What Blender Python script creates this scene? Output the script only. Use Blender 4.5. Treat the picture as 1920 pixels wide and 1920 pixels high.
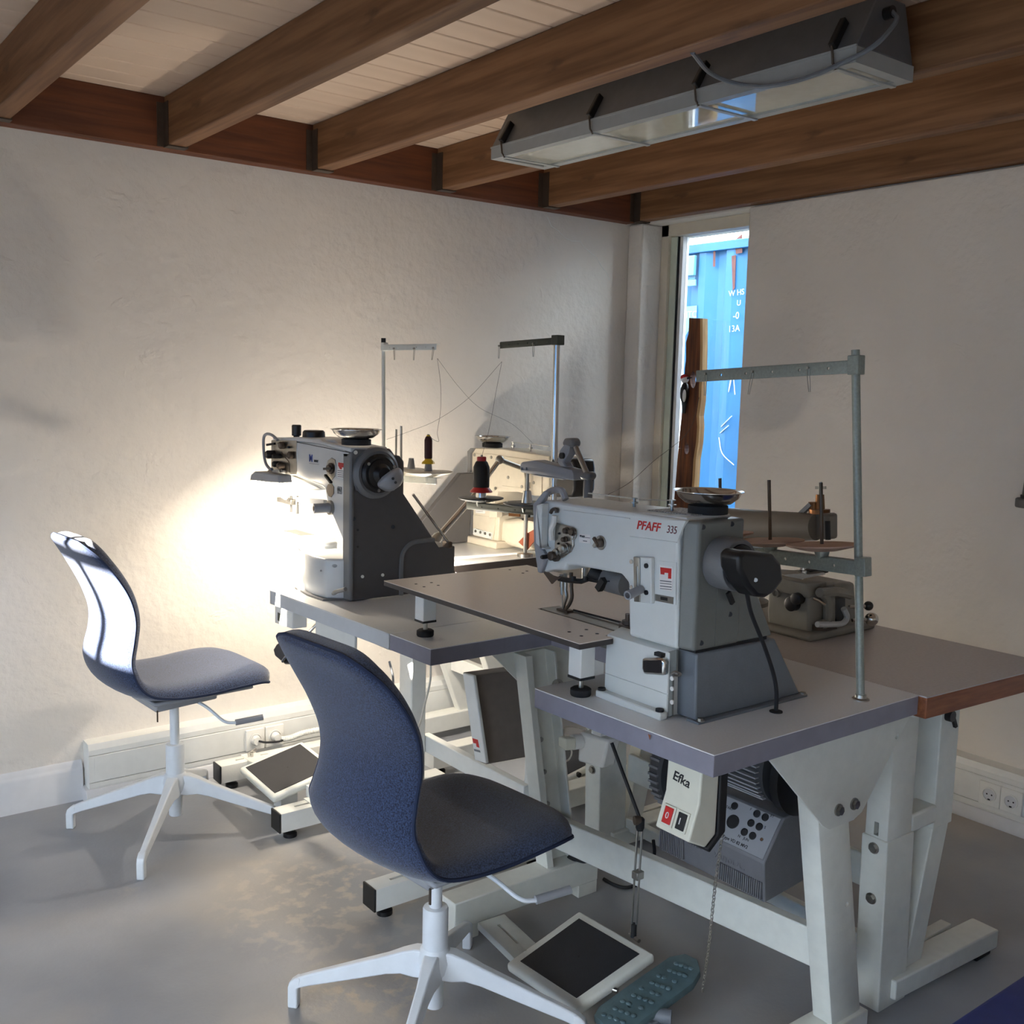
import bpy, bmesh, math, random
from mathutils import Vector as V, Matrix
random.seed(7)
for o in list(bpy.data.objects): bpy.data.objects.remove(o)
SC = bpy.context.scene; COL = SC.collection
PI = math.pi

# ------------------------------------------------------------------ camera
CAMH, FL = 1.45, 1930.0
YAW, PITCH, ROLL = math.radians(37.55), math.radians(7.0), math.radians(1.4)
fw = V((math.sin(YAW)*math.cos(PITCH), math.cos(YAW)*math.cos(PITCH), -math.sin(PITCH)))
rt0 = V((math.cos(YAW), -math.sin(YAW), 0)); up0 = rt0.cross(fw)
rt = rt0*math.cos(ROLL)+up0*math.sin(ROLL); up = -rt0*math.sin(ROLL)+up0*math.cos(ROLL)
cd = bpy.data.cameras.new('camera'); cam = bpy.data.objects.new('camera', cd); COL.objects.link(cam)
cd.sensor_width = 36; cd.lens = FL/1920*36; cd.clip_start = .05
cam.matrix_world = Matrix(((rt.x, up.x, -fw.x, 0), (rt.y, up.y, -fw.y, 0), (rt.z, up.z, -fw.z, CAMH), (0, 0, 0, 1)))
SC.camera = cam

# ------------------------------------------------------------------ world, sun, exposure
SC.view_settings.view_transform = 'Standard'; SC.view_settings.look = 'None'
SC.view_settings.gamma = 1; SC.view_settings.use_curve_mapping = False
SC.view_settings.exposure = 1.0
SKY = 7.4
w = bpy.data.worlds.new('sky'); SC.world = w; w.use_nodes = True
bg = w.node_tree.nodes['Background']; bg.inputs[0].default_value = (.82, .91, 1.0, 1); bg.inputs[1].default_value = SKY
sd = bpy.data.lights.new('sun_offscreen', 'SUN'); sun = bpy.data.objects.new('sun_offscreen', sd); COL.objects.link(sun)
sd.energy = 55; sd.angle = math.radians(.7); sd.color = (1, .93, .82)
SUND = V((1, -.08, -.15)).normalized()
sun.rotation_euler = SUND.to_track_quat('-Z', 'Y').to_euler()

# ------------------------------------------------------------------ pixel helpers (1920 frame): a pixel gives a ray, a plane gives its distance
CP = V((0, 0, CAMH))
def ray(x, y): return fw+rt*((x-960)/FL)-up*((y-960)/FL)
def az(x, y, z): d = ray(x, y); return CP+d*((z-CAMH)/d.z)
def ay(x, y, Y): d = ray(x, y); return CP+d*(Y/d.y)
def ax(x, y, X): d = ray(x, y); return CP+d*(X/d.x)
def crop(ox, oy, s): return lambda x, y: (ox+x/s, oy+y/s)
c3 = crop(440, 600, 3.4295); c4 = crop(780, 600, 4); c5 = crop(960, 860, 3.4286); c6 = crop(460, 780, 6)
c8 = crop(1000, 900, 6); cs = crop(1380, 860, 5.053); c9 = crop(840, 780, 6.857)

# ------------------------------------------------------------------ materials
def lin(c): return tuple(((v/255+.055)/1.055)**2.4 if v/255 > .04045 else v/255/12.92 for v in c)+(1,)
MATS = {}
def mat(name, rgb, rough=.5, metal=0, var=.06, scale=30, bump=0, bscale=60, emit=0, stretch=None, rgb2=None, coat=0, detail=4):
    m = bpy.data.materials.new(name); m.use_nodes = True; MATS[name] = m
    nt = m.node_tree; b = nt.nodes['Principled BSDF']; L = nt.links
    tc = nt.nodes.new('ShaderNodeTexCoord'); src = tc.outputs['Object']
    if stretch:
        mp = nt.nodes.new('ShaderNodeMapping'); mp.inputs['Scale'].default_value = stretch; L.new(src, mp.inputs[0]); src = mp.outputs[0]
    n = nt.nodes.new('ShaderNodeTexNoise'); n.inputs['Scale'].default_value = scale; n.inputs['Detail'].default_value = detail; L.new(src, n.inputs['Vector'])
    cr = nt.nodes.new('ShaderNodeValToRGB'); c = lin(rgb)
    c2 = lin(rgb2) if rgb2 else tuple(v*(1-var*2) for v in c[:3])+(1,)
    cr.color_ramp.elements[0].position = .35; cr.color_ramp.elements[1].position = .65
    cr.color_ramp.elements[0].color = c2; cr.color_ramp.elements[1].color = c
    L.new(n.outputs[0], cr.inputs[0]); L.new(cr.outputs[0], b.inputs['Base Color'])
    b.inputs['Roughness'].default_value = rough; b.inputs['Metallic'].default_value = metal
    if coat: b.inputs['Coat Weight'].default_value = coat
    if bump:
        n2 = nt.nodes.new('ShaderNodeTexNoise'); n2.inputs['Scale'].default_value = bscale; n2.inputs['Detail'].default_value = 5; L.new(src, n2.inputs['Vector'])
        bp = nt.nodes.new('ShaderNodeBump'); bp.inputs['Strength'].default_value = 1; bp.inputs['Distance'].default_value = bump
        L.new(n2.outputs[0], bp.inputs['Height']); L.new(bp.outputs[0], b.inputs['Normal'])
    if emit:
        b.inputs['Emission Color'].default_value = c; b.inputs['Emission Strength'].default_value = emit
    return m
def mix_layer(m, rgb, scale, lo, hi, stretch=None, seed=0, rough=None):
    """a second, larger patch pattern over the base colour"""
    nt = m.node_tree; L = nt.links; b = nt.nodes['Principled BSDF']; old = b.inputs['Base Color'].links[0].from_socket
    tc = nt.nodes.new('ShaderNodeTexCoord'); mp = nt.nodes.new('ShaderNodeMapping'); L.new(tc.outputs['Object'], mp.inputs[0])
    mp.inputs['Location'].default_value = (seed, seed*.7, seed*.3)
    if stretch: mp.inputs['Scale'].default_value = stretch
    n = nt.nodes.new('ShaderNodeTexNoise'); n.inputs['Scale'].default_value = scale; n.inputs['Detail'].default_value = 6; L.new(mp.outputs[0], n.inputs['Vector'])
    r = nt.nodes.new('ShaderNodeMapRange'); r.inputs[1].default_value = lo; r.inputs[2].default_value = hi; L.new(n.outputs[0], r.inputs[0])
    mx = nt.nodes.new('ShaderNodeMix'); mx.data_type = 'RGBA'; mx.inputs['B'].default_value = lin(rgb)
    L.new(r.outputs[0], mx.inputs['Factor']); L.new(old, mx.inputs['A']); L.new(mx.outputs['Result'], b.inputs['Base Color'])
plaster = mat('plaster', (222, 215, 206), .75, var=.03, scale=3, bump=.0055, bscale=26)
# plaster: second, finer relief of trowel flakes
def flakes(m):
    nt = m.node_tree; L = nt.links; b = nt.nodes['Principled BSDF']; old = b.inputs['Normal'].links[0].from_socket
    tc = nt.nodes.new('ShaderNodeTexCoord'); mu = nt.nodes.new('ShaderNodeTexNoise'); mu.inputs['Scale'].default_value = 9; mu.inputs['Detail'].default_value = 9; mu.inputs['Distortion'].default_value = .5
    L.new(tc.outputs['Object'], mu.inputs['Vector'])
    r = nt.nodes.new('ShaderNodeMapRange'); r.inputs[1].default_value = .64; r.inputs[2].default_value = .74; L.new(mu.outputs[0], r.inputs[0])
    bp = nt.nodes.new('ShaderNodeBump'); bp.inputs['Distance'].default_value = .0022; L.new(r.outputs[0], bp.inputs['Height']); L.new(old, bp.inputs['Normal']); L.new(bp.outputs[0], b.inputs['Normal'])
flakes(plaster)
concrete = mat('concrete', (164, 166, 170), .40, var=.10, scale=2.2, bump=.0006, bscale=90, detail=8)
mix_layer(concrete, (130, 133, 140), 1.3, .42, .68)
mix_layer(concrete, (178, 168, 154), 1.0, .52, .75, seed=4.3)
mix_layer(concrete, (182, 172, 156), 4, .66, .80, seed=9.1)
def worn(m, c, rad, rgb):
    nt = m.node_tree; L = nt.links; b = nt.nodes['Principled BSDF']; old = b.inputs['Base Color'].links[0].from_socket
    g = nt.nodes.new('ShaderNodeNewGeometry'); d = nt.nodes.new('ShaderNodeVectorMath'); d.operation = 'DISTANCE'; d.inputs[1].default_value = c; L.new(g.outputs['Position'], d.inputs[0])
    r = nt.nodes.new('ShaderNodeMapRange'); r.inputs[1].default_value = rad; r.inputs[2].default_value = rad*.2; L.new(d.outputs['Value'], r.inputs[0])
    n = nt.nodes.new('ShaderNodeTexNoise'); n.inputs['Scale'].default_value = 22; n.inputs['Detail'].default_value = 9; L.new(g.outputs['Position'], n.inputs['Vector'])
    r2 = nt.nodes.new('ShaderNodeMapRange'); r2.inputs[1].default_value = .5; r2.inputs[2].default_value = .62; L.new(n.outputs[0], r2.inputs[0])
    mu = nt.nodes.new('ShaderNodeMath'); mu.operation = 'MULTIPLY'; L.new(r.outputs[0], mu.inputs[0]); L.new(r2.outputs[0], mu.inputs[1])
    mx = nt.nodes.new('ShaderNodeMix'); mx.data_type = 'RGBA'; mx.inputs['B'].default_value = lin(rgb); L.new(mu.outputs[0], mx.inputs['Factor']); L.new(old, mx.inputs['A']); L.new(mx.outputs['Result'], b.inputs['Base Color'])
worn(concrete, tuple(az(625, 1680, 0)), .38, (196, 186, 170)); worn(concrete, tuple(az(700, 1850, 0)), .2, (184, 172, 154))
joistw = mat('joist_pine', (136, 98, 66), .6, scale=5, stretch=(9, .5, 9), rgb2=(106, 70, 42), bump=.0012, bscale=8)
mix_layer(joistw, (58, 34, 20), 2.2, .66, .74, stretch=(3, 1, 3), seed=2)
ledgw = mat('ledger_wood', (112, 62, 34), .6, scale=5, stretch=(.6, 9, 9), rgb2=(84, 44, 24), bump=.001, bscale=10)
mix_layer(ledgw, (38, 22, 14), 3, .66, .74, seed=5)
boardw = mat('ceiling_board', (230, 206, 184), .55, scale=3, stretch=(.5, 4, 4), rgb2=(222, 197, 174), bump=.0006, bscale=20)
mix_layer(boardw, (170, 130, 100), 4, .70, .76, seed=3, stretch=(1, 3, 3))
steel_dk = mat('hanger_steel', (92, 80, 70), .5, .6, bump=.0005)
white = mat('white_paint', (226, 226, 222), .45, var=.02)
whitepl = mat('white_plastic', (232, 231, 226), .35, var=.01)
skirt = mat('skirting_white', (214, 214, 216), .4, var=.02)
chairw = mat('chair_white', (222, 227, 232), .32, var=.02, bump=.0002, bscale=300)
frame = mat('frame_beige', (220, 221, 213), .42, var=.03, bump=.0003, bscale=200)
framew = mat('frame_white', (224, 224, 218), .4, var=.02, bump=.0003, bscale=200)
lamg = mat('laminate_grey', (226, 227, 229), .24, var=.02, scale=200)
lams = mat('laminate_taupe', (194, 187, 184), .26, var=.03, scale=120)
laml = mat('laminate_light', (218, 219, 219), .26, var=.02, scale=200)
edgep = mat('edge_purple_grey', (136, 134, 147), .4, var=.05)
edgew = mat('edge_light', (200, 202, 204), .4, var=.02)
edged = mat('edge_dark', (62, 56, 54), .45)
woode = mat('edge_beech', (150, 90, 54), .45, scale=12, stretch=(.8, 8, 8), rgb2=(122, 68, 38))
under = mat('underside_brown', (120, 110, 102), .7)
plate = mat('plate_taupe', (230, 219, 209), .28, var=.02, scale=150)
blackp = mat('black_plastic', (22, 22, 24), .38, var=.1)
rubber = mat('black_rubber', (30, 30, 33), .75, bump=.0004, bscale=400)
mat('mat_rubber', (36, 37, 42), .6, bump=.0006, bscale=500)
fabric = mat('blue_wool', (60, 77, 112), .95, scale=330, rgb2=(20, 27, 48), bump=.0009, bscale=500)
fabric.node_tree.nodes['Principled BSDF'].inputs['Sheen Weight'].default_value = .35
piping = mat('navy_piping', (34, 46, 74), .9, scale=300)
chrome = mat('chrome', (200, 198, 194), .16, 1, var=.02)
steel = mat('brushed_steel', (168, 166, 160), .32, 1, var=.05, scale=60)
brass = mat('brass', (128, 90, 60), .4, 1)
pinb = mat('pin_bronze', (96, 82, 70), .4, .9)
pfw = mat('enamel_white', (216, 219, 216), .32, var=.015)
pfg = mat('enamel_grey', (116, 118, 114), .38, var=.03, bump=.0003, bscale=300)
pfb = mat('base_blue_grey', (112, 118, 126), .42, var=.04, bump=.0004, bscale=250)
m1w = mat('enamel_silver', (198, 200, 200), .3, var=.015)
m1g = mat('shell_grey', (112, 112, 113), .42, var=.02, bump=.0003, bscale=300)
m1d = mat('panel_anthracite', (78, 76, 77), .5, var=.03)
cream = mat('enamel_cream', (214, 204, 184), .4, var=.03)
efkac = mat('switch_cream', (214, 212, 196), .4, var=.02)
motg = mat('motor_grey', (110, 110, 114), .5, var=.05, bump=.0005, bscale=300)
motd = mat('motor_dark', (52, 54, 58), .5)
mgreen = mat('hammer_green_grey', (148, 154, 146), .38, .25, var=.08, scale=160, bump=.0005, bscale=260)
lampg = mat('lamp_grey', (150, 152, 156), .42, var=.02)
fixg = mat('fixture_grey', (104, 106, 110), .42, .3, var=.05)
fixl = mat('fixture_rim', (168, 172, 172), .42, .2, var=.03)
red = mat('red', (196, 32, 30), .45, var=.03)
redth = mat('red_spool', (164, 18, 24), .4)
bluet = mat('blue_ink', (40, 70, 160), .5)
inkb = mat('black_ink', (24, 24, 26), .6)
inkg = mat('grey_ink', (120, 120, 122), .6)
paper = mat('sticker_white', (236, 232, 228), .6, var=.02)
threadb = mat('thread_black', (14, 13, 16), .7, scale=8, stretch=(1, 1, 60), bump=.0006, bscale=8)
threadr = mat('thread_maroon', (58, 16, 20), .6, scale=8, stretch=(1, 1, 60), bump=.0006, bscale=8)
yellow = mat('yellow_plastic', (232, 190, 30), .45)
threadl = mat('thread_line', (96, 92, 86), .7)
felt = mat('disc_tan', (186, 156, 138), .8, bump=.0004, bscale=300)
discw = mat('disc_cream', (226, 218, 200), .5)
leather = mat('tan_leather', (142, 72, 44), .6)
teal = mat('treadle_teal', (88, 112, 118), .5, var=.1, bump=.0004, bscale=200)
mat('skiver_paint', (142, 138, 128), .5, var=.08, scale=14, bump=.0004, bscale=120)
mat('patcher_paint', (120, 114, 106), .42, var=.05, scale=14)
bark = mat('slab_wood', (128, 72, 36), .7, scale=4, stretch=(14, 14, 1), rgb2=(72, 36, 18), bump=.004, bscale=5)
sapw = mat('slab_sapwood', (214, 176, 120), .7, scale=4, stretch=(14, 14, 1), rgb2=(180, 136, 84))
cont = mat('container_blue', (27, 98, 150), .5, var=.12, scale=3, stretch=(1, 1, .35), bump=.0006, bscale=40)
mix_layer(cont, (92, 54, 50), 2.6, .66, .72, stretch=(1, 1, .5), seed=1.7)
mix_layer(cont, (72, 108, 146), 6, .66, .72, seed=8, stretch=(1, 1.4, .3))
contl = mat('container_light_blue', (98, 158, 184), .5)
rust = mat('rust_red', (98, 56, 52), .8, var=.2, scale=12)
chalk = mat('chalk_white', (176, 184, 190), .9)
tarmac = mat('tarmac', (62, 61, 60), .9, var=.2, scale=8)
blubox = mat('blue_vinyl', (46, 56, 118), .55, bump=.0004, bscale=200)
greend = mat('green_grey', (70, 74, 66), .5, .3)
cordw = mat('cord_white', (214, 208, 196), .5)
greencast = mat('frame_mint', (206, 214, 196), .45, var=.02)
wink = mat('window_cream', (214, 204, 186), .45, var=.02)
def glassmat():
    m = bpy.data.materials.new('clear_glass'); m.use_nodes = True; nt = m.node_tree; nt.nodes.clear(); L = nt.links
    o = nt.nodes.new('ShaderNodeOutputMaterial'); t = nt.nodes.new('ShaderNodeBsdfTransparent'); g = nt.nodes.new('ShaderNodeBsdfGlossy')
    g.inputs['Roughness'].default_value = .02; f = nt.nodes.new('ShaderNodeFresnel'); f.inputs[0].default_value = 1.35
    n = nt.nodes.new('ShaderNodeTexNoise'); n.inputs['Scale'].default_value = 2
    cr = nt.nodes.new('ShaderNodeValToRGB'); cr.color_ramp.elements[0].color = (.95, .97, .97, 1); cr.color_ramp.elements[1].color = (.98, .99, .99, 1)
    L.new(n.outputs[0], cr.inputs[0]); L.new(cr.outputs[0], t.inputs[0])
    mx = nt.nodes.new('ShaderNodeMixShader'); L.new(f.outputs[0], mx.inputs[0]); L.new(t.outputs[0], mx.inputs[1]); L.new(g.outputs[0], mx.inputs[2]); L.new(mx.outputs[0], o.inputs[0])
    return m
glass = glassmat()
diffuser = mat('fixture_glass', (196, 194, 178), .06, var=.03, coat=1)
LED = mat('led_diffuser', (255, 236, 205), .5, emit=60)
LEDS = mat('lamp_diffuser', (240, 238, 230), .35, var=.01)

# ------------------------------------------------------------------ geometry helpers
class G:
    def __init__(s): s.v = []; s.f = []
    def add(s, vs, fs):
        n = len(s.v); s.v += [V(p) for p in vs]; s.f += [tuple(i+n for i in f) for f in fs]; return s
    def box(s, a, b):
        x0, y0, z0 = a; x1, y1, z1 = b
        return s.add([(x0, y0, z0), (x1, y0, z0), (x1, y1, z0), (x0, y1, z0), (x0, y0, z1), (x1, y0, z1), (x1, y1, z1), (x0, y1, z1)],
                     [(0, 3, 2, 1), (4, 5, 6, 7), (0, 1, 5, 4), (1, 2, 6, 5), (2, 3, 7, 6), (3, 0, 4, 7)])
    def prism(s, pts, vec):
        pts = [V(p) for p in pts]; vec = V(vec); n = len(pts)
        nrm = V((0, 0, 0))
        for i in range(n): nrm += (pts[i]-pts[0]).cross(pts[(i+1) % n]-pts[0])
        if nrm.dot(vec) > 0: pts = pts[::-1]
        return s.add(pts+[p+vec for p in pts], [tuple(range(n)), tuple(range(2*n-1, n-1, -1))]+[(i, i+n, (i+1) % n+n, (i+1) % n) for i in range(n)])
    def bar(s, p0, p1, w, h, upv=(0, 0, 1)):
        p0, p1 = V(p0), V(p1); d = (p1-p0).normalized(); a = d.cross(V(upv)).normalized()*w/2; b = a.cross(d).normalized()*h/2
        return s.prism([p0+a+b, p0-a+b, p0-a-b, p0+a-b], p1-p0)
    def cyl(s, p0, p1, r, r2=None, n=16):
        p0, p1 = V(p0), V(p1); r2 = r if r2 is None else r2
        d = (p1-p0).normalized(); a = d.orthogonal().normalized(); b = d.cross(a)
        c = [(math.cos(2*PI*i/n), math.sin(2*PI*i/n)) for i in range(n)]
        vs = [p0+(a*x+b*y)*r for x, y in c]+[p1+(a*x+b*y)*r2 for x, y in c]
        return s.add(vs, [tuple(range(n-1, -1, -1)), tuple(range(n, 2*n))]+[(i, (i+1) % n, (i+1) % n+n, i+n) for i in range(n)])
    def lathe(s, c, axis, prof, n=24):
        c = V(c); d = V(axis).normalized(); a = d.orthogonal().normalized(); b = d.cross(a); vs = []; fs = []
        for r, h in prof:
            for i in range(n):
                t = 2*PI*i/n; vs.append(c+d*h+(a*math.cos(t)+b*math.sin(t))*max(r, 1e-5))
        for k in range(len(prof)-1):
            for i in range(n):
                j = (i+1) % n; fs.append((k*n+i, k*n+j, (k+1)*n+j, (k+1)*n+i))
        fs.append(tuple(range(n-1, -1, -1))); m = (len(prof)-1)*n; fs.append(tuple(range(m, m+n)))
        return s.add(vs, fs)
    def tube(s, pts, r, n=8, closed=False):
        pts = [V(p) for p in pts]; N = len(pts); vs = []; fs = []; a = None
        rr = r if isinstance(r, (list, tuple)) else [r]*N
        for k in range(N):
            if closed: d = (pts[(k+1) % N]-pts[k-1]).normalized()
            else: d = (pts[min(k+1, N-1)]-pts[max(k-1, 0)]).normalized()
            a = d.orthogonal().normalized() if a is None else (a-d*a.dot(d)).normalized()
            b = d.cross(a)
            vs += [pts[k]+(a*math.cos(2*PI*i/n)+b*math.sin(2*PI*i/n))*rr[k] for i in range(n)]
        for k in range(N if closed else N-1):
            k2 = (k+1) % N
            for i in range(n):
                j = (i+1) % n; fs.append((k*n+i, k*n+j, k2*n+j, k2*n+i))
        if not closed: fs += [tuple(range(n-1, -1, -1)), tuple(range((N-1)*n, N*n))]
        return s.add(vs, fs)
    def sphere(s, c, r, sc=(1, 1, 1), n=14, m=8):
        c = V(c); vs = []; fs = []
        for k in range(1, m):
            p = PI*k/m
            for i in range(n):
                t = 2*PI*i/n; vs.append(c+V((math.sin(p)*math.cos(t)*sc[0], math.sin(p)*math.sin(t)*sc[1], math.cos(p)*sc[2]))*r)
        vs += [c+V((0, 0, r*sc[2])), c-V((0, 0, r*sc[2]))]; T, Bm = len(vs)-2, len(vs)-1
        for k in range(m-2):
            for i in range(n):
                j = (i+1) % n; fs.append((k*n+i, (k+1)*n+i, (k+1)*n+j, k*n+j))
        for i in range(n):
            j = (i+1) % n; fs.append((T, i, j)); fs.append((Bm, (m-2)*n+j, (m-2)*n+i))
        return s.add(vs, fs)
    def xf(s, mtx): s.v = [mtx @ p for p in s.v]; return s
def spline(pts, k=6):
    """Catmull-Rom through the points"""
    P = [V(p) for p in pts]; P = [P[0]*2-P[1]]+P+[P[-1]*2-P[-2]]; out = []
    for i in range(1, len(P)-2):
        for j in range(k):
            t = j/k; a, b, c, d = P[i-1:i+3]
            out.append(.5*((2*b)+(c-a)*t+(2*a-5*b+4*c-d)*t*t+(3*b-a-3*c+d)*t**3))
    return out+[P[-2]]
ORG = {}
def put(name, g, m, parent=None, bev=0, seg=2, smooth=35, origin=None):
    me = bpy.data.meshes.new(name)
    if parent is not None: org = ORG[parent]
    elif origin is not None: org = V(origin)
    else:
        xs = [p.x for p in g.v]; ys = [p.y for p in g.v]; org = V(((min(xs)+max(xs))/2, (min(ys)+max(ys))/2, min(p.z for p in g.v)))
    me.from_pydata([p-org for p in g.v], [], g.f); me.update()
    bm = bmesh.new(); bm.from_mesh(me); bmesh.ops.recalc_face_normals(bm, faces=bm.faces); bm.to_mesh(me); bm.free()
    me.materials.append(MATS[m] if isinstance(m, str) else m)
    o = bpy.data.objects.new(name, me); COL.objects.link(o); ORG[o] = org
    if parent is not None: o.parent = parent
    else: o.location = org
    if smooth:
        me.shade_smooth(); me.set_sharp_from_angle(angle=math.radians(smooth))
    if bev:
        b = o.modifiers.new('bevel', 'BEVEL'); b.width = bev; b.segments = seg; b.limit_method = 'ANGLE'; b.angle_limit = math.radians(35)
    return o
def thing(name, label, cat, loc, group=None):
    o = bpy.data.objects.new(name, None); COL.objects.link(o); o.location = loc; ORG[o] = V(loc); o.empty_display_size = .05
    return tag(o, label, cat, group)
def tag(o, label, cat=None, group=None):
    o['label'] = label
    if cat: o['category'] = cat
    if group: o['group'] = group
    return o
def struct(o, label=None):
    o['kind'] = 'structure'
    if label: o['label'] = label
    return o
def sempty(name, loc=(0, 0, 0), label=None):
    o = bpy.data.objects.new(name, None); COL.objects.link(o); o.location = loc; ORG[o] = V(loc); return struct(o, label)
def text(name, s, org, xd, yd, size, m, parent, shear=0, ext=.0004, fat=0, width=1):
    c = bpy.data.curves.new(name, 'FONT'); c.body = s; c.size = size; c.shear = shear; c.extrude = ext; c.offset = fat; c.resolution_u = 3
    t = bpy.data.objects.new(name, c); COL.objects.link(t); bpy.context.view_layer.update()
    me = bpy.data.meshes.new_from_object(t.evaluated_get(bpy.context.evaluated_depsgraph_get())); bpy.data.objects.remove(t)
    xd = V(xd).normalized()*width; yd = V(yd); yd = (yd-xd*(yd.dot(xd)/xd.dot(xd))).normalized(); n = xd.normalized().cross(yd); g = G()
    g.v = [V(org)+xd*v.co.x+yd*v.co.y+n*v.co.z for v in me.vertices]; g.f = [tuple(p.vertices) for p in me.polygons]
    bpy.data.meshes.remove(me)
    return put(name, g, m, parent, smooth=0)
def cut(o, g):
    """cut the closed shapes in g (world coordinates) out of object o for good: real holes and slots"""
    me = bpy.data.meshes.new('cutter'); me.from_pydata([p-ORG[o] for p in g.v], [], g.f); me.update()
    bm = bmesh.new(); bm.from_mesh(me); bmesh.ops.recalc_face_normals(bm, faces=bm.faces); bm.to_mesh(me); bm.free()
    c = bpy.data.objects.new('cutter', me); COL.objects.link(c); bpy.context.view_layer.update(); c.matrix_world = o.matrix_world
    b = o.modifiers.new('hole', 'BOOLEAN'); b.object = c; b.operation = 'DIFFERENCE'; b.solver = 'EXACT'; bpy.context.view_layer.update()
    new = bpy.data.meshes.new_from_object(o.evaluated_get(bpy.context.evaluated_depsgraph_get())); old = o.data; name = old.name
    o.modifiers.clear(); o.data = new; bpy.data.meshes.remove(old); new.name = name
    new.shade_smooth(); new.set_sharp_from_angle(angle=math.radians(35))
    bpy.data.objects.remove(c); bpy.data.meshes.remove(me); return o
def bolt(parent, p, ax_, r=.009, h=.007, m=None, name='bolt'):
    g = G(); p = V(p); a = V(ax_).normalized(); g.cyl(p-a*.001, p+a*h*.3, r*1.35, n=14); g.cyl(p+a*h*.3, p+a*h, r, n=6); return put(name, g, m or steel, parent)

# ================================================================== SETTING
YL, XR, XB, YN, ZT = 3.59, 3.42, -1.9, -1.6, 2.205
fl = struct(put('floor', G().box((XB-.2, YN-.2, -.06), (XR+.3, YL+.2, 0)), concrete, smooth=0))
struct(put('wall_left', G().box((XB-.2, YL, 0), (XR+.3, YL+.2, 2.42)), plaster, smooth=0))
WY0, WY1, WZ0 = 2.889, 3.498, .85
wr = G().box((XR, YN-.2, 0), (XR+.28, WY0, ZT)); wr.box((XR, WY0, 0), (XR+.28, YL, WZ0)); wr.box((XR+.03, YN-.2, ZT), (XR+.28, YL, 2.42))
struct(put('wall_right', wr, plaster, bev=.004))
struct(put('trim_1', G().box((3.404, WY1, 0), (XR+.28, YL, 2.204)), plaster, bev=.008), 'plastered pier in the corner beside the narrow window')
struct(put('wall_near', G().box((XB-.2, YN-.2, 0), (XR+.3, YN, 2.42)), plaster, smooth=0))
# glazed wall behind the viewer: openings with real bars
OP = [(-1.5, .15, .04, 1.92), (.27, 2.05, .04, 1.92), (3.10, 3.57, .98, 1.52)]
wb = G(); ys = [YN]
for a, b, z0, z1 in OP:
    wb.box((XB-.2, ys[-1], 0), (XB, a, 2.42)); wb.box((XB-.2, a, 0), (XB, b, z0)); wb.box((XB-.2, a, z1), (XB, b, 2.42)); ys.append(b)
wb.box((XB-.2, ys[-1], 0), (XB, YL, 2.42))
struct(put('wall_back', wb, plaster, smooth=0))
for k, (a, b, z0, z1) in enumerate(OP):
    wn = sempty('window_%d' % (k+2), (XB-.1, a, z0), 'white framed glazing in the wall facing the machines')
    g = G()
    for p, q in (((XB-.14, a, z0), (XB-.06, a+.06, z1)), ((XB-.14, b-.06, z0), (XB-.06, b, z1)), ((XB-.14, a+.06, z0), (XB-.06, b-.06, z0+.06)), ((XB-.14, a+.06, z1-.06), (XB-.06, b-.06, z1))): g.box(p, q)
    put('window_frame', g, white, wn)
    put('mullion', G().box((XB-.13, (a+b)/2-.02, z0+.06), (XB-.07, (a+b)/2+.02, z1-.06)), white, wn)
    zz = (z0+z1)/2+.1
    put('transom', G().box((XB-.125, a+.06, zz-.025), (XB-.075, b-.06, zz+.025)), white, wn)
# ceiling: planks, ledger, joists and their hangers
ce = sempty('ceiling', (0, 0, 2.37), 'pale board ceiling on pine joists')
pitch, npl = .118, 44; first = None
for i in range(npl):
    y1 = YL-.005-i*pitch
    if first is None:
        first = put('plank', G().box((XB, y1-pitch+.006, 2.371), (XR+.02, y1, 2.39)), boardw, ce, bev=.003, seg=1); o = first
    else:
        o = first.copy(); COL.objects.link(o); o.parent = ce; o.location = (0, -i*pitch, 0)
put('ceiling_deck', G().box((XB-.2, YN-.2, 2.392), (XR+.3, YL+.2, 2.42)), under, ce, smooth=0)
put('ledger', G().box((XB, 3.532, ZT), (3.388, YL, 2.371)), ledgw, ce, bev=.003)
jx = [1.2515+.5395*k for k in range(-5, 5)]
jf = None
for k, x in enumerate(jx):
    if jf is None:
        jf = put('joist', G().box((x-.031, YN, 2.212), (x+.031, 3.531, 2.371)), joistw, ce, bev=.004); o = jf
    else:
        o = jf.copy(); COL.objects.link(o); o.parent = ce; o.location = (x-jx[0], 0, 0)
    ORG[o] = ORG[ce]
    if x > .4:
        h = G().box((x-.034, 3.49, 2.209), (x-.031, 3.532, 2.35)); h.box((x-.056, 3.529, 2.209), (x-.031, 3.532, 2.35)); h.box((x-.034, 3.49, 2.207), (x+.034, 3.532, 2.2105)); h.box((x+.031, 3.49, 2.209), (x+.034, 3.532, 2.35))
        for q in range(4): h.cyl((x-.045, 3.529, 2.235+q*.03), (x-.045, 3.527, 2.235+q*.03), .003, n=8)
        hg = put('joist_hanger', h, steel_dk, ce)
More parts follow.
